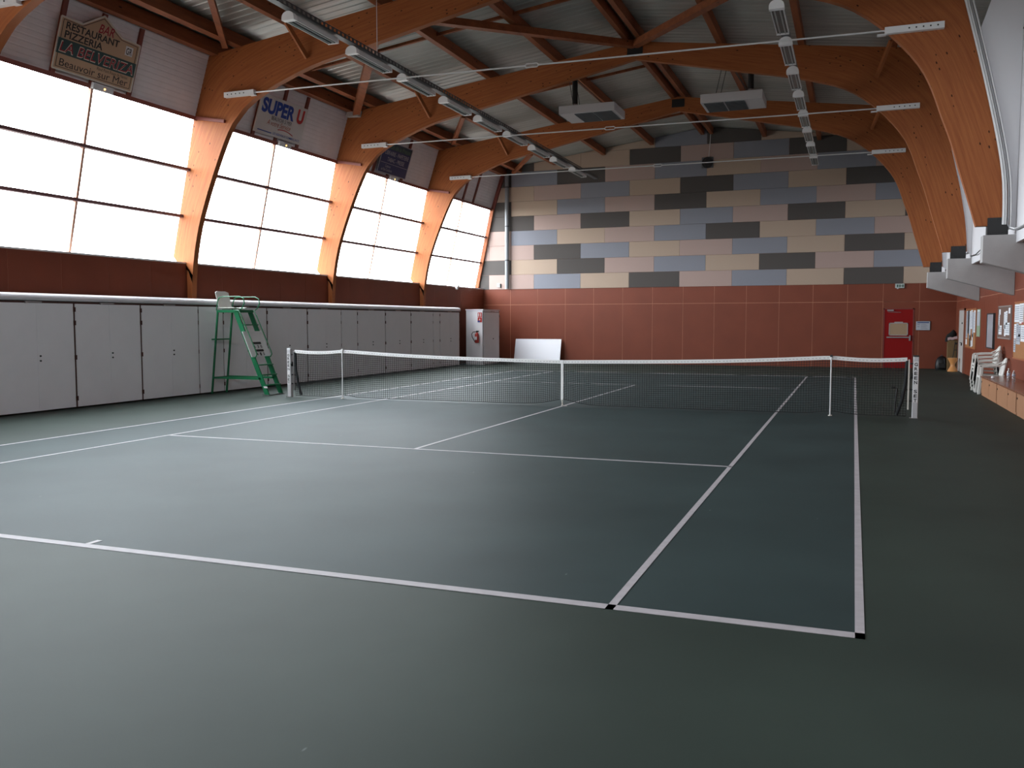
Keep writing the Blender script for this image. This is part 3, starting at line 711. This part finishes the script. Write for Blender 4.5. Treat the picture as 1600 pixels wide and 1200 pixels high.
build('strap_anchor', MB().tube([(-.01, -.02, .13), (0, -.01, .06), (.02, 0, .004), (.09, .03, .004)], .009, 6).tube([(.01, .02, .13), (.0, .01, .06), (-.01, -.03, .004)], .007, 6), OFFW, net)
for s in (-1, 1):
    build('side_cord', MB().tube([(s*6.27, 0, 1.0), (s*6.25, 0, .6), (s*6.2, 0, .3), (s*6.12, 0, .05)], .028, 8), NETM, net)
    build('end_bracket', MB().box(s*6.30-.012, -.02, .15, s*6.30+.012, .02, 1.02), OFFW if s > 0 else METAL, net)
    cl = MB()
    for z in (.3, .5, .7, .95): cl.box(s*6.26, -.012, z-.012, s*6.365, .012, z+.012)
    build('lacing_hook', cl, BLACK, net)
build('hanging_strap', MB().tube([(6.03, -.02, .52), (6.08, -.02, .53), (6.12, -.02, .51), (6.1, -.02, .3), (6.09, -.02, .1)], .014, 6), BLACK, net)
for s, lab in ((-1, 'left net post with black stacked letters, beside the umpire chair'), (1, 'right net post with black stacked letters, in front of the red door')):
    t = thing('net_post', lab, 'post', (s*6.41, 0, 0)); x = s*6.41
    build('post_body', MB().box(x-.045, -.045, 0, x+.045, .045, 1.07), mat('post_aluminium', 'c2c2c4', .4, .3), t, bevel=.008)
    build('post_cap', MB().box(x-.046, -.046, 1.07, x+.046, .046, 1.095), DKGREY if s > 0 else WHITE, t, bevel=.006)
    build('letter_plate', MB().box(x-.04, -.049, .28, x+.04, -.045, .99), WHITE, t)
    for k, ch in enumerate('GREEN SET'):
        if ch == ' ': continue
        text('lettering', ch, BLACK, t, (x-.026, -.0495, .91-.078*k), (1, 0, 0), (0, 0, 1), .052, .058, .001, .03)
    build('floor_socket', MB().box(x-.08, -.06, .0, x+.05, .06, .012), METAL, t)
    build('tension_wheel', MB().cyl((x-s*.05, 0, .74), (x-s*.075, 0, .74), .05, 14), BLACK, t)
for s in (-1, 1):
    t = thing('singles_stick', 'thin white singles stick propping the %s side of the net' % ('left' if s < 0 else 'right'), 'stick', (s*5.03, -.03, 0))
    build('stick', MB().cyl((s*5.03, -.035, .01), (s*5.03, -.035, 1.07), .013, 10), mat('stick_grey', 'd2d2d2', .4), t, smooth=True)
    build('foot', MB().cyl((s*5.03, -.035, 0), (s*5.03, -.035, .012), .035, 12), OFFW, t); build('cap', MB().box(s*5.03-.02, -.05, 1.05, s*5.03+.02, .02, 1.085), WHITE if s < 0 else DKGREY, t)

# ------------------------------------------------------------------ umpire chair
t = thing('umpire_chair', 'tall green umpire chair with a white seat and score board', 'umpire chair', (-7.9, .35, 0))
ya, yb = .10, .62
gm = GREENP
for y in (ya, yb):
    build('rear_leg', MB().bar((-8.66, y, 0), (-8.44, y, 1.95), .035, .035, (0, 1, 0)), gm, t)
    build('ladder_rail', MB().frame((-7.16, y-.015, 0), (.12, 0, 0), (0, .03, 0), (-.84, 0, 1.93)), gm, t)
    build('lower_stretcher', MB().bar((-8.62, y, .38), (-7.27, y, .38), .03, .045), gm, t)
for z, xx in ((.22, -7.19), (.45, -7.29), (.68, -7.39), (1.60, -7.79)):
    build('rung', MB().box(xx-.02, ya, z, xx+.09, yb, z+.025), gm, t)
build('rung', MB().box(-8.64, ya, 1.26, -8.52, yb, 1.29), gm, t)
build('back_stretcher', MB().bar((-8.62, ya, .38), (-8.62, yb, .38), .03, .03), gm, t)
build('floor_shoe', MB().box(-7.22, ya-.03, 0, -7.02, ya+.03, .02).box(-7.22, yb-.03, 0, -7.02, yb+.03, .02).box(-7.1, ya, 0, -7.07, yb, .012), METAL, t)
build('seat_platform', MB().box(-8.47, ya-.01, 1.90, -7.84, yb+.01, 1.96), gm, t)
sm = MB(); sm.sheet([[(-8.42+.42*i/4, ya+.03+.46*j/4, 2.0-.02*math.sin(j/4*math.pi)+.0*i) for j in range(5)] for i in range(5)], .02, (0, 0, 1))
build('seat', sm, PLAST, t, smooth=True)
bk = MB(); bk.sheet([[(-8.42-.10*i/5-.03*math.sin(j/5*math.pi), ya+.03+.46*j/5, 2.0+.40*i/5*(1 if 0 < j < 5 else .93)) for j in range(6)] for i in range(6)], .018, (-1, 0, 0))
build('backrest', bk, PLAST, t, smooth=True)
for y in (ya-.02, yb+.02):
    build('arm_rail', MB().tube([(-8.46, y, 1.95), (-8.43, y, 2.14), (-8.38, y, 2.24), (-8.28, y, 2.265), (-7.80, y, 2.265), (-7.70, y, 2.22), (-7.67, y, 2.12), (-7.72, y, 2.02), (-7.80, y, 1.95)], .012, 8), gm, t, smooth=True)
    build('hand_rail', MB().tube([(-7.96, y-.02, 1.92), (-7.90, y-.02, 1.95), (-7.82, y-.02, 1.94), (-7.76, y-.02, 1.84), (-7.36, y-.02, 1.00), (-7.34, y-.02, .93), (-7.38, y-.02, .87), (-7.45, y-.02, .86)], .012, 8), gm, t, smooth=True)
d = Vector((-.84, 0, 1.93)).normalized(); P = lambda s, off=0: Vector((-7.04-.84/1.93*s+.0, 0, s))+Vector((.92, 0, .4))*off
sb = MB().frame((P(.88).x, ya-.13, .88), (0, yb-ya+.19, 0), P(1.46)-P(.88), Vector((.92, 0, .4))*.015)
bo = build('score_board', sb, WHITE, t)
ux = Vector((0, 1, 0)); nn = Vector((.92, 0, .4))
def brd(a, b, z0, z1, m_, nme): build(nme, MB().frame(P(z0, .016)+Vector((0, ya+a, 0)), (0, b-a, 0), P(z1)-P(z0), nn*.003), m_, bo)
brd(.06, .38, 1.16, 1.21, BLACK, 'heading_bar'); brd(.06, .38, .99, 1.04, BLACK, 'heading_bar')
for zrow, chs in ((1.07, '630'), (.90, '410')):
    for k, ch in enumerate(chs):
        text('digit', ch, BLACK, bo, P(zrow, .018)+Vector((0, ya+.08+.12*k, 0)), (0, 1, 0), d, .05, .075, .001, .03)
build('label_sticker', MB().frame((-7.2+.02, ya-.018, .17), (.1, 0, 0), (0, .002, 0), (-.02, 0, .04)), WHITE, t)

# ------------------------------------------------------------------ left storage cabinets
XF = -8.75
def cabinet(y0, y1, lab, filler=False):
    t = thing('storage_cabinet', lab, 'cabinet', (-9.0, (y0+y1)/2, 0), 'grey storage cabinets along the left wall')
    build('carcass', MB().box(-9.08, y0+.002, .02, XF-.02, y1-.002, 2.07), CABB, t)
    g = .028
    if filler:
        build('filler_panel', MB().box(XF-.02, y0+.01, .03, XF, y1-.01, 2.035), CABW, t); return t
    ym = (y0+y1)/2
    for a, b in ((y0+g, ym-.002), (ym+.002, y1-g)):
        dr = build('door', MB().box(XF-.02, a, .03, XF, b, 2.035), CABW, t)
        if a < ym:
            kb = MB()
            for z in (.96, 1.05): kb.cyl((XF-.001, ym+.06, z), (XF+.018, ym+.06, z), .016, 10)
            build('knob', kb, DKGREY, t)
    build('hasp', MB().box(XF, ym-.18, 2.045, XF+.02, ym+.12, 2.065).box(XF, ym-.24, 2.03, XF+.03, ym-.19, 2.065), METAL, t)
    for yy, s in ((y0+g, 1), (y1-g, -1)):
        for z in (.15, .95, 1.62, 1.88): build('hinge', MB().box(XF-.01, yy-s*.018, z, XF+.004, yy+s*.004, z+.09), CABB, t)
    return t
E_ = [-10.67, -8.93, -7.19, -5.45, -3.71, -1.98, -.19, .66, 2.38, 4.2, 5.96, 6.86, 8.61, 10.39, 12.13, 12.66, 14.41]
names = ['out of frame at the camera end', 'second out of frame at the camera end', 'just outside the left edge of the picture', 'cut by the left edge of the picture', 'below the restaurant sign, left of the umpire chair', 'nearest to the left side of the umpire chair',
         'narrow blank one behind the back of the umpire chair', 'behind the ladder of the umpire chair', 'behind the left net post', 'behind the left singles stick', 'narrow blank one right of the left singles stick',
         'first to the right of the narrow blank one', 'second to the right of the blank one', 'third to the right of the blank one', 'narrowest blank one near the far end', 'last of the row, before the dark gap']
for (a, b), nme in zip(zip(E_, E_[1:]), names): cabinet(a, b, 'grey double-door storage cabinet, '+nme if b-a > 1 else 'grey storage cabinet panel, '+nme, b-a < 1)
cv = MB().prism([(-9.08, 2.075), (-8.76, 2.075), (-8.715, 2.085), (-8.70, 2.11), (-8.70, 2.13), (-8.715, 2.175), (-8.75, 2.205), (-8.82, 2.22), (-9.08, 2.22)], 'y', E_[0], E_[-1])
o = build('cabinet_cover', cv, FASC, smooth=True); tag(o, 'long white rounded cover along the top of the left cabinets', 'cover')
# single cabinet in the far corner
t = thing('storage_cabinet', 'separate white cabinet in the far left corner carrying the fire extinguisher', 'cabinet', (-8.5, 16.1, 0))
build('carcass', MB().box(-8.86, 15.28, .0, -8.16, 17.0, 2.12), CABW, t)
build('carcass_front', MB().box(-8.16, 15.30, .02, -8.15, 16.98, 2.07), CABB, t)
build('door', MB().box(-8.15, 15.34, .03, -8.13, 16.96, 2.05), CABW, t); build('cabinet_top', MB().box(-8.88, 15.26, 2.12, -8.13, 17.02, 2.17), FASC, t)
build('knob', MB().cyl((-8.13, 16.3, 1.0), (-8.11, 16.3, 1.0), .02, 10), DKGREY, t); build('hasp', MB().box(-8.13, 16.05, 2.06, -8.10, 16.4, 2.09), METAL, t)
for z in (.2, 1.0, 1.85): build('hinge', MB().box(-8.14, 16.95, z, -8.11, 17.0, z+.1), CABB, t)
# extinguisher and its notices on the cabinet side (faces the camera at y=15.28)
t = thing('fire_extinguisher', 'red fire extinguisher hung on the side of the corner cabinet', 'fire extinguisher', (-8.36, 15.18, .85))
build('cylinder', MB().lathe([(.03, 0), (.075, .01), (.08, .05), (.08, .33), (.06, .38), (.03, .40), (.028, .42)], (-8.36, 15.18, .85), 18), mat('extinguisher_red', 'a02a22', .35), t, smooth=True)
build('valve', MB().box(-8.39, 15.15, 1.27, -8.30, 15.21, 1.31).box(-8.38, 15.16, 1.31, -8.27, 15.2, 1.33), BLACK, t)
build('hose', MB().tube([(-8.38, 15.16, 1.29), (-8.50, 15.14, 1.28), (-8.56, 15.13, 1.2), (-8.53, 15.12, 1.08), (-8.45, 15.12, .95), (-8.42, 15.11, .9)], .014, 8), BLACK, t, smooth=True)
build('body_label', MB().box(-8.41, 15.092, .98, -8.33, 15.098, 1.10), WHITE, t)
build('wall_bracket', MB().box(-8.40, 15.25, 1.0, -8.32, 15.278, 1.2), DKGREY, t)
t = thing('fire_notice', 'red fire extinguisher pictogram notice above the extinguisher, upper one', 'notice', (-8.3, 15.27, 1.86))
build('notice_plate', MB().box(-8.36, 15.268, 1.85, -8.18, 15.278, 2.04), mat('notice_red', 'b5332c', .5), t)
build('pictogram', MB().box(-8.33, 15.265, 1.88, -8.29, 15.268, 2.01).box(-8.25, 15.265, 1.88, -8.22, 15.268, 2.01), WHITE, t)
t = thing('fire_notice', 'red and blue class notice just below the red pictogram notice', 'notice', (-8.3, 15.27, 1.66))
build('notice_plate', MB().box(-8.36, 15.268, 1.66, -8.18, 15.278, 1.84), MT['notice_red'], t)
build('pictogram', MB().box(-8.36, 15.265, 1.66, -8.27, 15.268, 1.72), mat('notice_blue', '2c4a9a', .5), t); build('pictogram', MB().prism([(-8.31, 1.74), (-8.24, 1.74), (-8.275, 1.81)], 'y', 15.265, 15.268), WHITE, t)
# white board leaning against the end wall
t = thing('white_panel', 'white rectangular panel leaning on the red end wall', 'panel', (-6.7, 17.7, 0))
build('panel_sheet', MB().frame((-7.72, 17.6, 0), (1.95, 0, 0), (0, .25, .95), (0, .04, -.01)), mat('panel_white', 'dedde2', .35), t)
build('panel_edge', MB().frame((-7.74, 17.595, -.0), (.02, 0, 0), (0, .25, .96), (0, .05, -.01)).frame((-5.77, 17.595, -.0), (.02, 0, 0), (0, .25, .96), (0, .05, -.01)).frame((-7.74, 17.84, .945), (1.99, 0, 0), (0, .01, .02), (0, .05, 0)), WHITE, t)

# ------------------------------------------------------------------ red door, exit sign, notice
t = thing('door_1', None, None, (6.885, Y1, 0), kind='structure')
build('door_leaf', MB().box(6.42, Y1+.0, .01, 7.35, Y1+.05, 2.11), DOORR, t)
build('door_frame', MB().box(6.38, Y1-.015, 0, 6.42, Y1+.06, 2.15).box(7.35, Y1-.015, 0, 7.39, Y1+.06, 2.15).box(6.38, Y1-.015, 2.11, 7.39, Y1+.06, 2.15), mat('door_frame_red', '6f2a22', .5), t)
build('door_window', MB().box(6.60, Y1-.012, 1.20, 7.17, Y1-.002, 1.60), mat('window_cork', '9d8468', .6), t)
build('window_surround', MB().box(6.57, Y1-.02, 1.17, 7.20, Y1, 1.20).box(6.57, Y1-.02, 1.60, 7.20, Y1, 1.63).box(6.57, Y1-.02, 1.17, 6.60, Y1, 1.63).box(7.17, Y1-.02, 1.17, 7.20, Y1, 1.63).box(6.75, Y1-.02, 1.63, 7.03, Y1, 1.665), mat('surround_grey', '9b9390', .5), t)
build('push_bar', MB().box(6.50, Y1-.07, 1.09, 7.27, Y1-.04, 1.13).box(6.52, Y1-.06, 1.09, 6.56, Y1, 1.13).box(7.24, Y1-.08, .99, 7.29, Y1, 1.18), mat('bar_grey', '8c8a8a', .4, .4), t)
build('door_closer', MB().box(6.5, Y1-.06, 2.05, 6.71, Y1-.0, 2.10).bar((6.52, Y1-.06, 2.02), (6.95, Y1-.03, 2.0), .02, .012), MT['bar_grey'], t)
t = thing('exit_sign', 'small emergency exit light box above the red door', 'exit sign', (6.89, Y1-.05, 2.94))
build('sign_housing', MB().box(6.74, Y1-.08, 2.865, 7.04, Y1-.0, 3.025), mat('exit_white', 'a7b0ac', .4), t, bevel=.006)
build('pictogram', MB().box(6.79, Y1-.084, 2.90, 6.84, Y1-.08, 2.99).box(6.87, Y1-.084, 2.895, 6.91, Y1-.08, 2.99).box(6.92, Y1-.084, 2.93, 6.96, Y1-.08, 2.955).box(6.97, Y1-.084, 2.90, 7.01, Y1-.08, 2.99), mat('exit_green_dark', '1e4638', .5), t)
build('indicator', MB().box(6.79, Y1-.07, 2.84, 6.85, Y1-.03, 2.862), WHITE, t)
t = thing('wall_notice', 'framed white notice with a blue heading right of the red door', 'notice', (7.68, Y1-.02, 1.52))
build('notice_sheet', MB().box(7.46, Y1-.02, 1.37, 7.91, Y1-.0, 1.68), PAPER2, t)
build('heading', MB().box(7.50, Y1-.023, 1.62, 7.88, Y1-.02, 1.66), mat('heading_blue', '3f5078', .6), t)
tl = MB().box(7.50, Y1-.023, 1.565, 7.58, Y1-.02, 1.58).box(7.50, Y1-.023, 1.49, 7.57, Y1-.02, 1.503)
for k in range(6): tl.box(7.62, Y1-.023, 1.42+.032*k, 7.84-.03*(k % 3), Y1-.02, 1.426+.032*k)
build('printed_text', tl, mat('print_grey', '5d6473', .7), t)
build('notice_frame', MB().box(7.45, Y1-.025, 1.36, 7.92, Y1-.0, 1.37).box(7.45, Y1-.025, 1.68, 7.92, Y1, 1.69).box(7.91, Y1-.025, 1.36, 7.925, Y1, 1.69), DKGREY, t)

# ------------------------------------------------------------------ far right corner things
t = thing('backpack', 'black backpack on the floor against the end wall', 'backpack', (8.28, 17.4, 0))
bp_ = MB(); prof = [(.0, .20, .13), (.06, .215, .16), (.2, .21, .16), (.34, .18, .13), (.43, .12, .09), (.47, .05, .04)]
v = []; nseg = 16
for z, rx, ry in prof: v += [(8.28+rx*abs(math.cos(a))**.7*math.copysign(1, math.cos(a)), 17.45+ry*abs(math.sin(a))**.7*math.copysign(1, math.sin(a)), z) for a in [k*2*math.pi/nseg for k in range(nseg)]]
bp_.add(v, [(i*nseg+k, i*nseg+(k+1) % nseg, (i+1)*nseg+(k+1) % nseg, (i+1)*nseg+k) for i in range(len(prof)-1) for k in range(nseg)]+[tuple(range(nseg-1, -1, -1)), tuple(5*nseg+k for k in range(nseg))])
build('bag_body', bp_, mat('bag_black', '0c0c0e', .5), t, smooth=True)
build('front_pocket', MB().box(8.16, 17.26, .05, 8.40, 17.31, .24), MT['bag_black'], t, bevel=.02)
build('carry_strap', MB().tube([(8.24, 17.42, .46), (8.27, 17.41, .52), (8.31, 17.42, .46)], .012, 6).tube([(8.34, 17.30, .40), (8.36, 17.27, .25), (8.35, 17.29, .08)], .012, 6), mat('strap_grey', '2c3038', .5), t)
t = thing('diabolo_stool', 'orange hourglass-shaped plastic stool by the right-hand door', 'stool', (8.51, 16.2, 0))
build('stool_body', MB().lathe([(.155, 0), (.165, .015), (.145, .06), (.085, .16), (.068, .22), (.085, .29), (.14, .39), (.16, .43), (.165, .445), (.15, .455)], (8.51, 16.2, 0), 32), mat('stool_orange', 'c98c54', .35), t, smooth=True)
build('stool_top', MB().cyl((8.51, 16.2, .445), (8.51, 16.2, .462), .155, 28), mat('stool_top', 'b98a58', .5), t, smooth=True)
t = thing('carton', 'tall brown carton standing in the corner behind the stool', 'carton', (8.58, 17.2, 0))
build('carton_body', MB().box(8.42, 17.05, 0, 8.745, 17.4, 1.02), mat('carton_brown', '6b5434', .8), t)
build('carton_flap', MB().frame((8.42, 17.05, 1.02), (.32, 0, 0), (0, .16, .02), (0, 0, .008)), mat('carton_flap', '7b6340', .8), t)
t = thing('black_jacket', 'black jacket heaped on top of the brown carton', 'jacket', (8.56, 17.15, 1.05))
jk = MB(); v = []; ns = 18; lev = [(1.03, .16, .12), (1.09, .21, .16), (1.19, .21, .17), (1.28, .16, .13), (1.34, .07, .06)]
for i, (z, rx, ry) in enumerate(lev):
    v += [(8.49+.01*i+.82*rx*math.cos(a)*(1+.12*math.sin(3*a+i)), 17.17+ry*math.sin(a)*(1+.1*math.cos(2*a)), z+.06*math.cos(a)) for a in [k*2*math.pi/ns for k in range(ns)]]
jk.add(v, [(i*ns+k, i*ns+(k+1) % ns, (i+1)*ns+(k+1) % ns, (i+1)*ns+k) for i in range(4) for k in range(ns)]+[tuple(range(ns-1, -1, -1)), tuple(4*ns+k for k in range(ns))])
build('jacket_cloth', jk, mat('cloth_black', '0b0b0c', .9), t, smooth=True)
build('lining', MB().sheet([[(8.40+.3*i/4, 16.98+.01*j, 1.03+.045*j+.05*i/4+.015*math.sin(i*2.2)) for j in range(3)] for i in range(5)], .01, (0, -1, 0)), mat('lining_pink', 'a89090', .8), t)
t = thing('folded_trolley', 'thin black folded trolley frame leaning in front of the brown carton', 'trolley', (8.6, 16.9, 0))
build('frame_tube', MB().tube([(8.50, 16.9, .02), (8.60, 16.98, .62), (8.64, 17.0, 1.0)], .012, 6).tube([(8.64, 16.9, .02), (8.70, 16.98, .62), (8.72, 17.0, 1.0)], .012, 6), BLACK, t)
build('cross_bar', MB().tube([(8.60, 16.98, .70), (8.70, 16.98, .70)], .012, 6).tube([(8.62, 16.99, .92), (8.72, 16.99, .92)], .03, 6), BLACK, t)

# ------------------------------------------------------------------ right wall: door, boards, mirror
t = thing('door_2', None, None, (8.74, 16.0, 0), kind='structure')
build('door_leaf', MB().box(8.715, 15.28, .01, 8.75, 16.74, 2.04), mat('door_offwhite', 'b8b4b0', .5), t)
build('door_frame', MB().box(8.70, 16.74, 0, 8.76, 16.82, 2.1).box(8.70, 15.2, 0, 8.76, 15.28, 2.1).box(8.70, 15.2, 2.04, 8.76, 16.82, 2.1), mat('door_frame_wood', '8a5a48', .5), t)
build('door_handle', MB().cyl((8.69, 15.75, .93), (8.715, 15.75, .93), .05, 12).cyl((8.69, 15.75, 1.62), (8.715, 15.75, 1.62), .03, 12).bar((8.68, 15.75, .98), (8.68, 15.95, .98), .02, .02), DKGREY, t)
def wboard(name, lab, cat, ya, yb, za, zb, m_, frame=None, th=.02):
    t = thing(name, lab, cat, (8.74, (ya+yb)/2, (za+zb)/2))
    build('board_panel', MB().box(8.75-th, ya, za, 8.75, yb, zb), m_, t)
    if frame:
        f = .03; x = 8.75-th-.012
        build('board_frame', MB().box(x, ya-f, za-f, 8.75, ya, zb+f).box(x, yb, za-f, 8.75, yb+f, zb+f).box(x, ya, za-f, 8.75, yb, za).box(x, ya, zb, 8.75, yb, zb+f), frame, t)
    return t
def sheet_(t, ya, yb, za, zb, m_=None, x=8.728, lines=True, tilt=0):
    s = build('pinned_paper', MB().frame((x, ya, za), (0, yb-ya, tilt), (0, 0, zb-za), (-.003, 0, 0)), m_ or PAPER, t)
    if lines:
        lb = MB(); z = zb-.06
        while z > za+.04:
            lb.box(x-.0045, ya+.03, z, x-.003, yb-.03-R.random()*.05, z+.012); z -= .045
        build('printed_text', lb, mat('print_grey', '5d6473', .7), s)
    return t
b1 = wboard('notice_board', 'cork notice board crowded with posters beside the white door', 'notice board', 12.4, 14.95, .88, 2.04, CORK, mat('frame_wood', '9a5a38', .5))
y = 14.85
for k, (wd, za, zb, m_) in enumerate([(.45, 1.15, 2.0, PAPER2), (.4, 1.3, 2.02, DKGREY), (.35, 1.15, 1.99, PAPER), (.35, 1.45, 2.02, PAPER), (.3, 1.2, 1.95, PAPER2), (.4, 1.35, 2.0, PAPER)]):
    sheet_(b1, y-wd, y, za, zb, m_, lines=m_ is not DKGREY); y -= wd+.01
for ya_, yb_, za_, zb_, m_ in ((14.5, 14.85, .95, 1.12, PAPER), (13.6, 13.9, .92, 1.25, DKGREY), (13.05, 13.25, .93, 1.3, PAPER), (13.3, 13.5, .9, 1.1, PAPER)): sheet_(b1, ya_, yb_, za_, zb_, m_, lines=False)
t = thing('wall_poster', 'greenish poster hanging right of the crowded cork board', 'poster', (8.74, 12.0, 1.6))
build('poster_sheet', MB().box(8.738, 11.6, 1.24, 8.748, 12.33, 2.03), PAPER3, t); build('poster_image', MB().box(8.734, 11.65, 1.55, 8.738, 12.25, 1.95), PAPER2, t); build('poster_heading', MB().box(8.732, 11.7, 1.96, 8.737, 12.2, 2.0), PAPER, t)
t = wboard('wall_mirror', 'narrow upright whiteboard with a dark edge between two notice boards', 'whiteboard', 8.78, 9.9, 1.0, 1.86, mat('mirror_grey', 'b9bcc4', .15, .1), DKGREY, .04)
b2 = wboard('notice_board', 'grey-brown notice board with scattered white papers above the stacked chairs', 'notice board', 6.25, 8.05, 1.29, 2.02, FELTB, mat('frame_grey', '8d8682', .4))
for a in ((7.75, 7.98, 1.84, 1.97), (6.3, 6.55, 1.86, 1.99)): sheet_(b2, *a, lines=False)
for a in ((7.85, 8.0, 1.5, 1.85), (7.5, 7.98, 1.36, 1.58), (6.95, 7.2, 1.5, 1.9), (6.7, 6.95, 1.6, 1.92), (6.9, 7.1, 1.33, 1.6), (6.35, 6.9, 1.36, 1.65)): sheet_(b2, *a)
b3 = wboard('notice_board', 'large cork notice board covered in notices at the right edge', 'notice board', 3.4, 5.72, .88, 2.08, CORK, MT['frame_wood'])
for a in ((5.1, 5.7, 1.66, 2.05), (4.6, 5.08, 1.63, 2.06), (5.42, 5.7, 1.3, 1.62), (5.45, 5.7, 1.0, 1.29), (5.15, 5.4, 1.4, 1.64), (4.85, 5.13, 1.35, 1.6), (4.3, 4.83, 1.25, 1.6), (4.9, 5.4, 1.18, 1.4), (3.9, 4.5, 1.66, 2.0), (3.5, 3.9, 1.3, 1.9)): sheet_(b3, *a, m_=PAPER2 if R.random() < .3 else PAPER)
sheet_(b3, 4.6, 4.75, 1.62, 1.66, mat('notice_strip_red', 'b03038', .6), x=8.724, lines=False)

# ------------------------------------------------------------------ low locker bench
def locker(ya, yb, seams, lab):
    t = thing('low_locker', lab, 'locker', (8.45, (ya+yb)/2, 0))
    build('locker_body', MB().box(8.16, ya, 0, 8.74, yb, .405), mat('locker_side', '6a4030', .5), t)
    ed = [ya]+seams+[yb]
    for a, b in zip(ed, ed[1:]):
        dr = build('locker_door', MB().box(8.14, a+.012, .05, 8.16, b-.012, .395), BENCHW, t)
        build('door_pull', MB().cyl((8.13, b-.1, .31), (8.14, b-.1, .31), .018, 8), BLACK, dr)
    build('plinth', MB().box(8.15, ya+.01, 0, 8.165, yb-.01, .05), BENCHW, t)
    build('locker_top', MB().box(8.12, ya, .405, 8.745, yb, .435), BENCHT, t, bevel=.004)
locker(3.62, 5.92, [4.7], 'low beech locker nearest to the stacked chairs'); locker(1.25, 3.56, [2.2], 'low beech locker at the right edge, next after the first')
locker(-1.1, 1.19, [.1], 'low beech locker beyond the right edge of the picture')
def bottle(x, y, h, lab):
    t = thing('plastic_bottle', lab, 'bottle', (x, y, .436))
    gl = mat('clear_bottle', 'dfe4e8', .08, trans=.85)
    build('bottle_body', MB().lathe([(.028, 0), (.034, .01), (.034, h*.3), (.030, h*.34), (.034, h*.4), (.034, h*.68), (.013, h*.88), (.013, h*.93)], (x, y, .436), 20), gl, t, smooth=True)
    build('bottle_cap', MB().cyl((x, y, .436+h*.93), (x, y, .436+h), .015, 12), WHITE, t); build('bottle_label', MB().cyl((x, y, .436+h*.42), (x, y, .436+h*.6), .035, 20), mat('label_pale', 'a9b4c6', .5), t)
bottle(8.44, 4.25, .26, 'clear plastic water bottle with a pale label on the locker top'); bottle(8.56, 4.40, .21, 'smaller clear plastic bottle behind the water bottle')
o = build('crumpled_tissue', MB().lathe([(.01, 0), (.035, .01), (.04, .03), (.02, .05), (.005, .055)], (8.25, 5.0, .436), 9), PAPER); tag(o, 'small crumpled white tissue at the front of the locker top', 'tissue')

# ------------------------------------------------------------------ stacked plastic chairs (facing -x, backs to the right wall)
def make_chair():
    t = thing('plastic_chair', 'x', 'chair', (0, 0, 0)); W2 = .25
    sh = MB(); sh.sheet([[(-.24+.46*i/6, -W2+.02+2*(W2-.02)*j/6, .42-.018*math.sin(j/6*math.pi)-.02*i/6) for j in range(7)] for i in range(7)], .012, (0, 0, 1))
    sh.box(-.26, -W2, .375, -.235, W2, .43); build('seat', sh, PLAST, t, smooth=True)
    bk = MB()                                # slatted rounded back
    for j in range(5):
        yy = -.17+.085*j; ht = .80-.02*abs(j-2)
        bk.tube([(.20, yy, .42), (.25, yy, .58), (.305, yy, ht)], .014, 6)
    rim = [(.215, -W2, .43), (.25, -W2, .60), (.285, -.215, .73), (.31, -.12, .80), (.315, 0, .82), (.31, .12, .80), (.285, .215, .73), (.25, W2, .60), (.215, W2, .43)]
    bk.tube(rim, .022, 8); build('backrest', bk, PLAST, t, smooth=True)
    for s in (-1, 1):
        build('armrest', MB().sheet([[(-.22, s*(W2+.005), .63), (-.22, s*(W2+.05), .62)], [(-.05, s*(W2+.005), .645), (-.05, s*(W2+.05), .635)], [(.15, s*(W2+.0), .65), (.15, s*(W2+.04), .64)], [(.27, s*(W2-.03), .72), (.28, s*(W2+.0), .71)]], .025, (0, 0, 1)), PLAST, t, smooth=True)
        # front leg rises to the armrest; flat tapered L section
        build('leg', MB().frame((-.29, s*(W2+.02)-.03, 0), (.055, 0, 0), (0, .06, 0), (.05, -s*.0, .63)).frame((-.29, s*(W2+.02)-s*.03-.006, 0), (.075, 0, 0), (0, .012, 0), (.05, 0, .6)), PLAST, t, bevel=.004)
        build('leg', MB().frame((.26, s*(W2-.0)-.03, 0), (.05, 0, 0), (0, .06, 0), (-.06, 0, .45)), PLAST, t, bevel=.004)
    return t
ch0 = make_chair(); used = False
def chair(x, y, z, lab):
    global used
    o = ch0 if not used else copy_tree(ch0); used = True
    o.location = (x, y, z); o['label'] = lab; o['group'] = 'white plastic chairs stacked at the right wall'
for k, nme in enumerate(('bottom', 'second from the bottom', 'third from the bottom', 'top')):
    chair(8.39-.012*k, 7.2, .085*k, 'white plastic armchair, %s of the taller stack of four' % nme)
for k, nme in enumerate(('single',)): chair(8.385, 6.42, 0.0, 'single white plastic armchair between the tall stack and the locker')
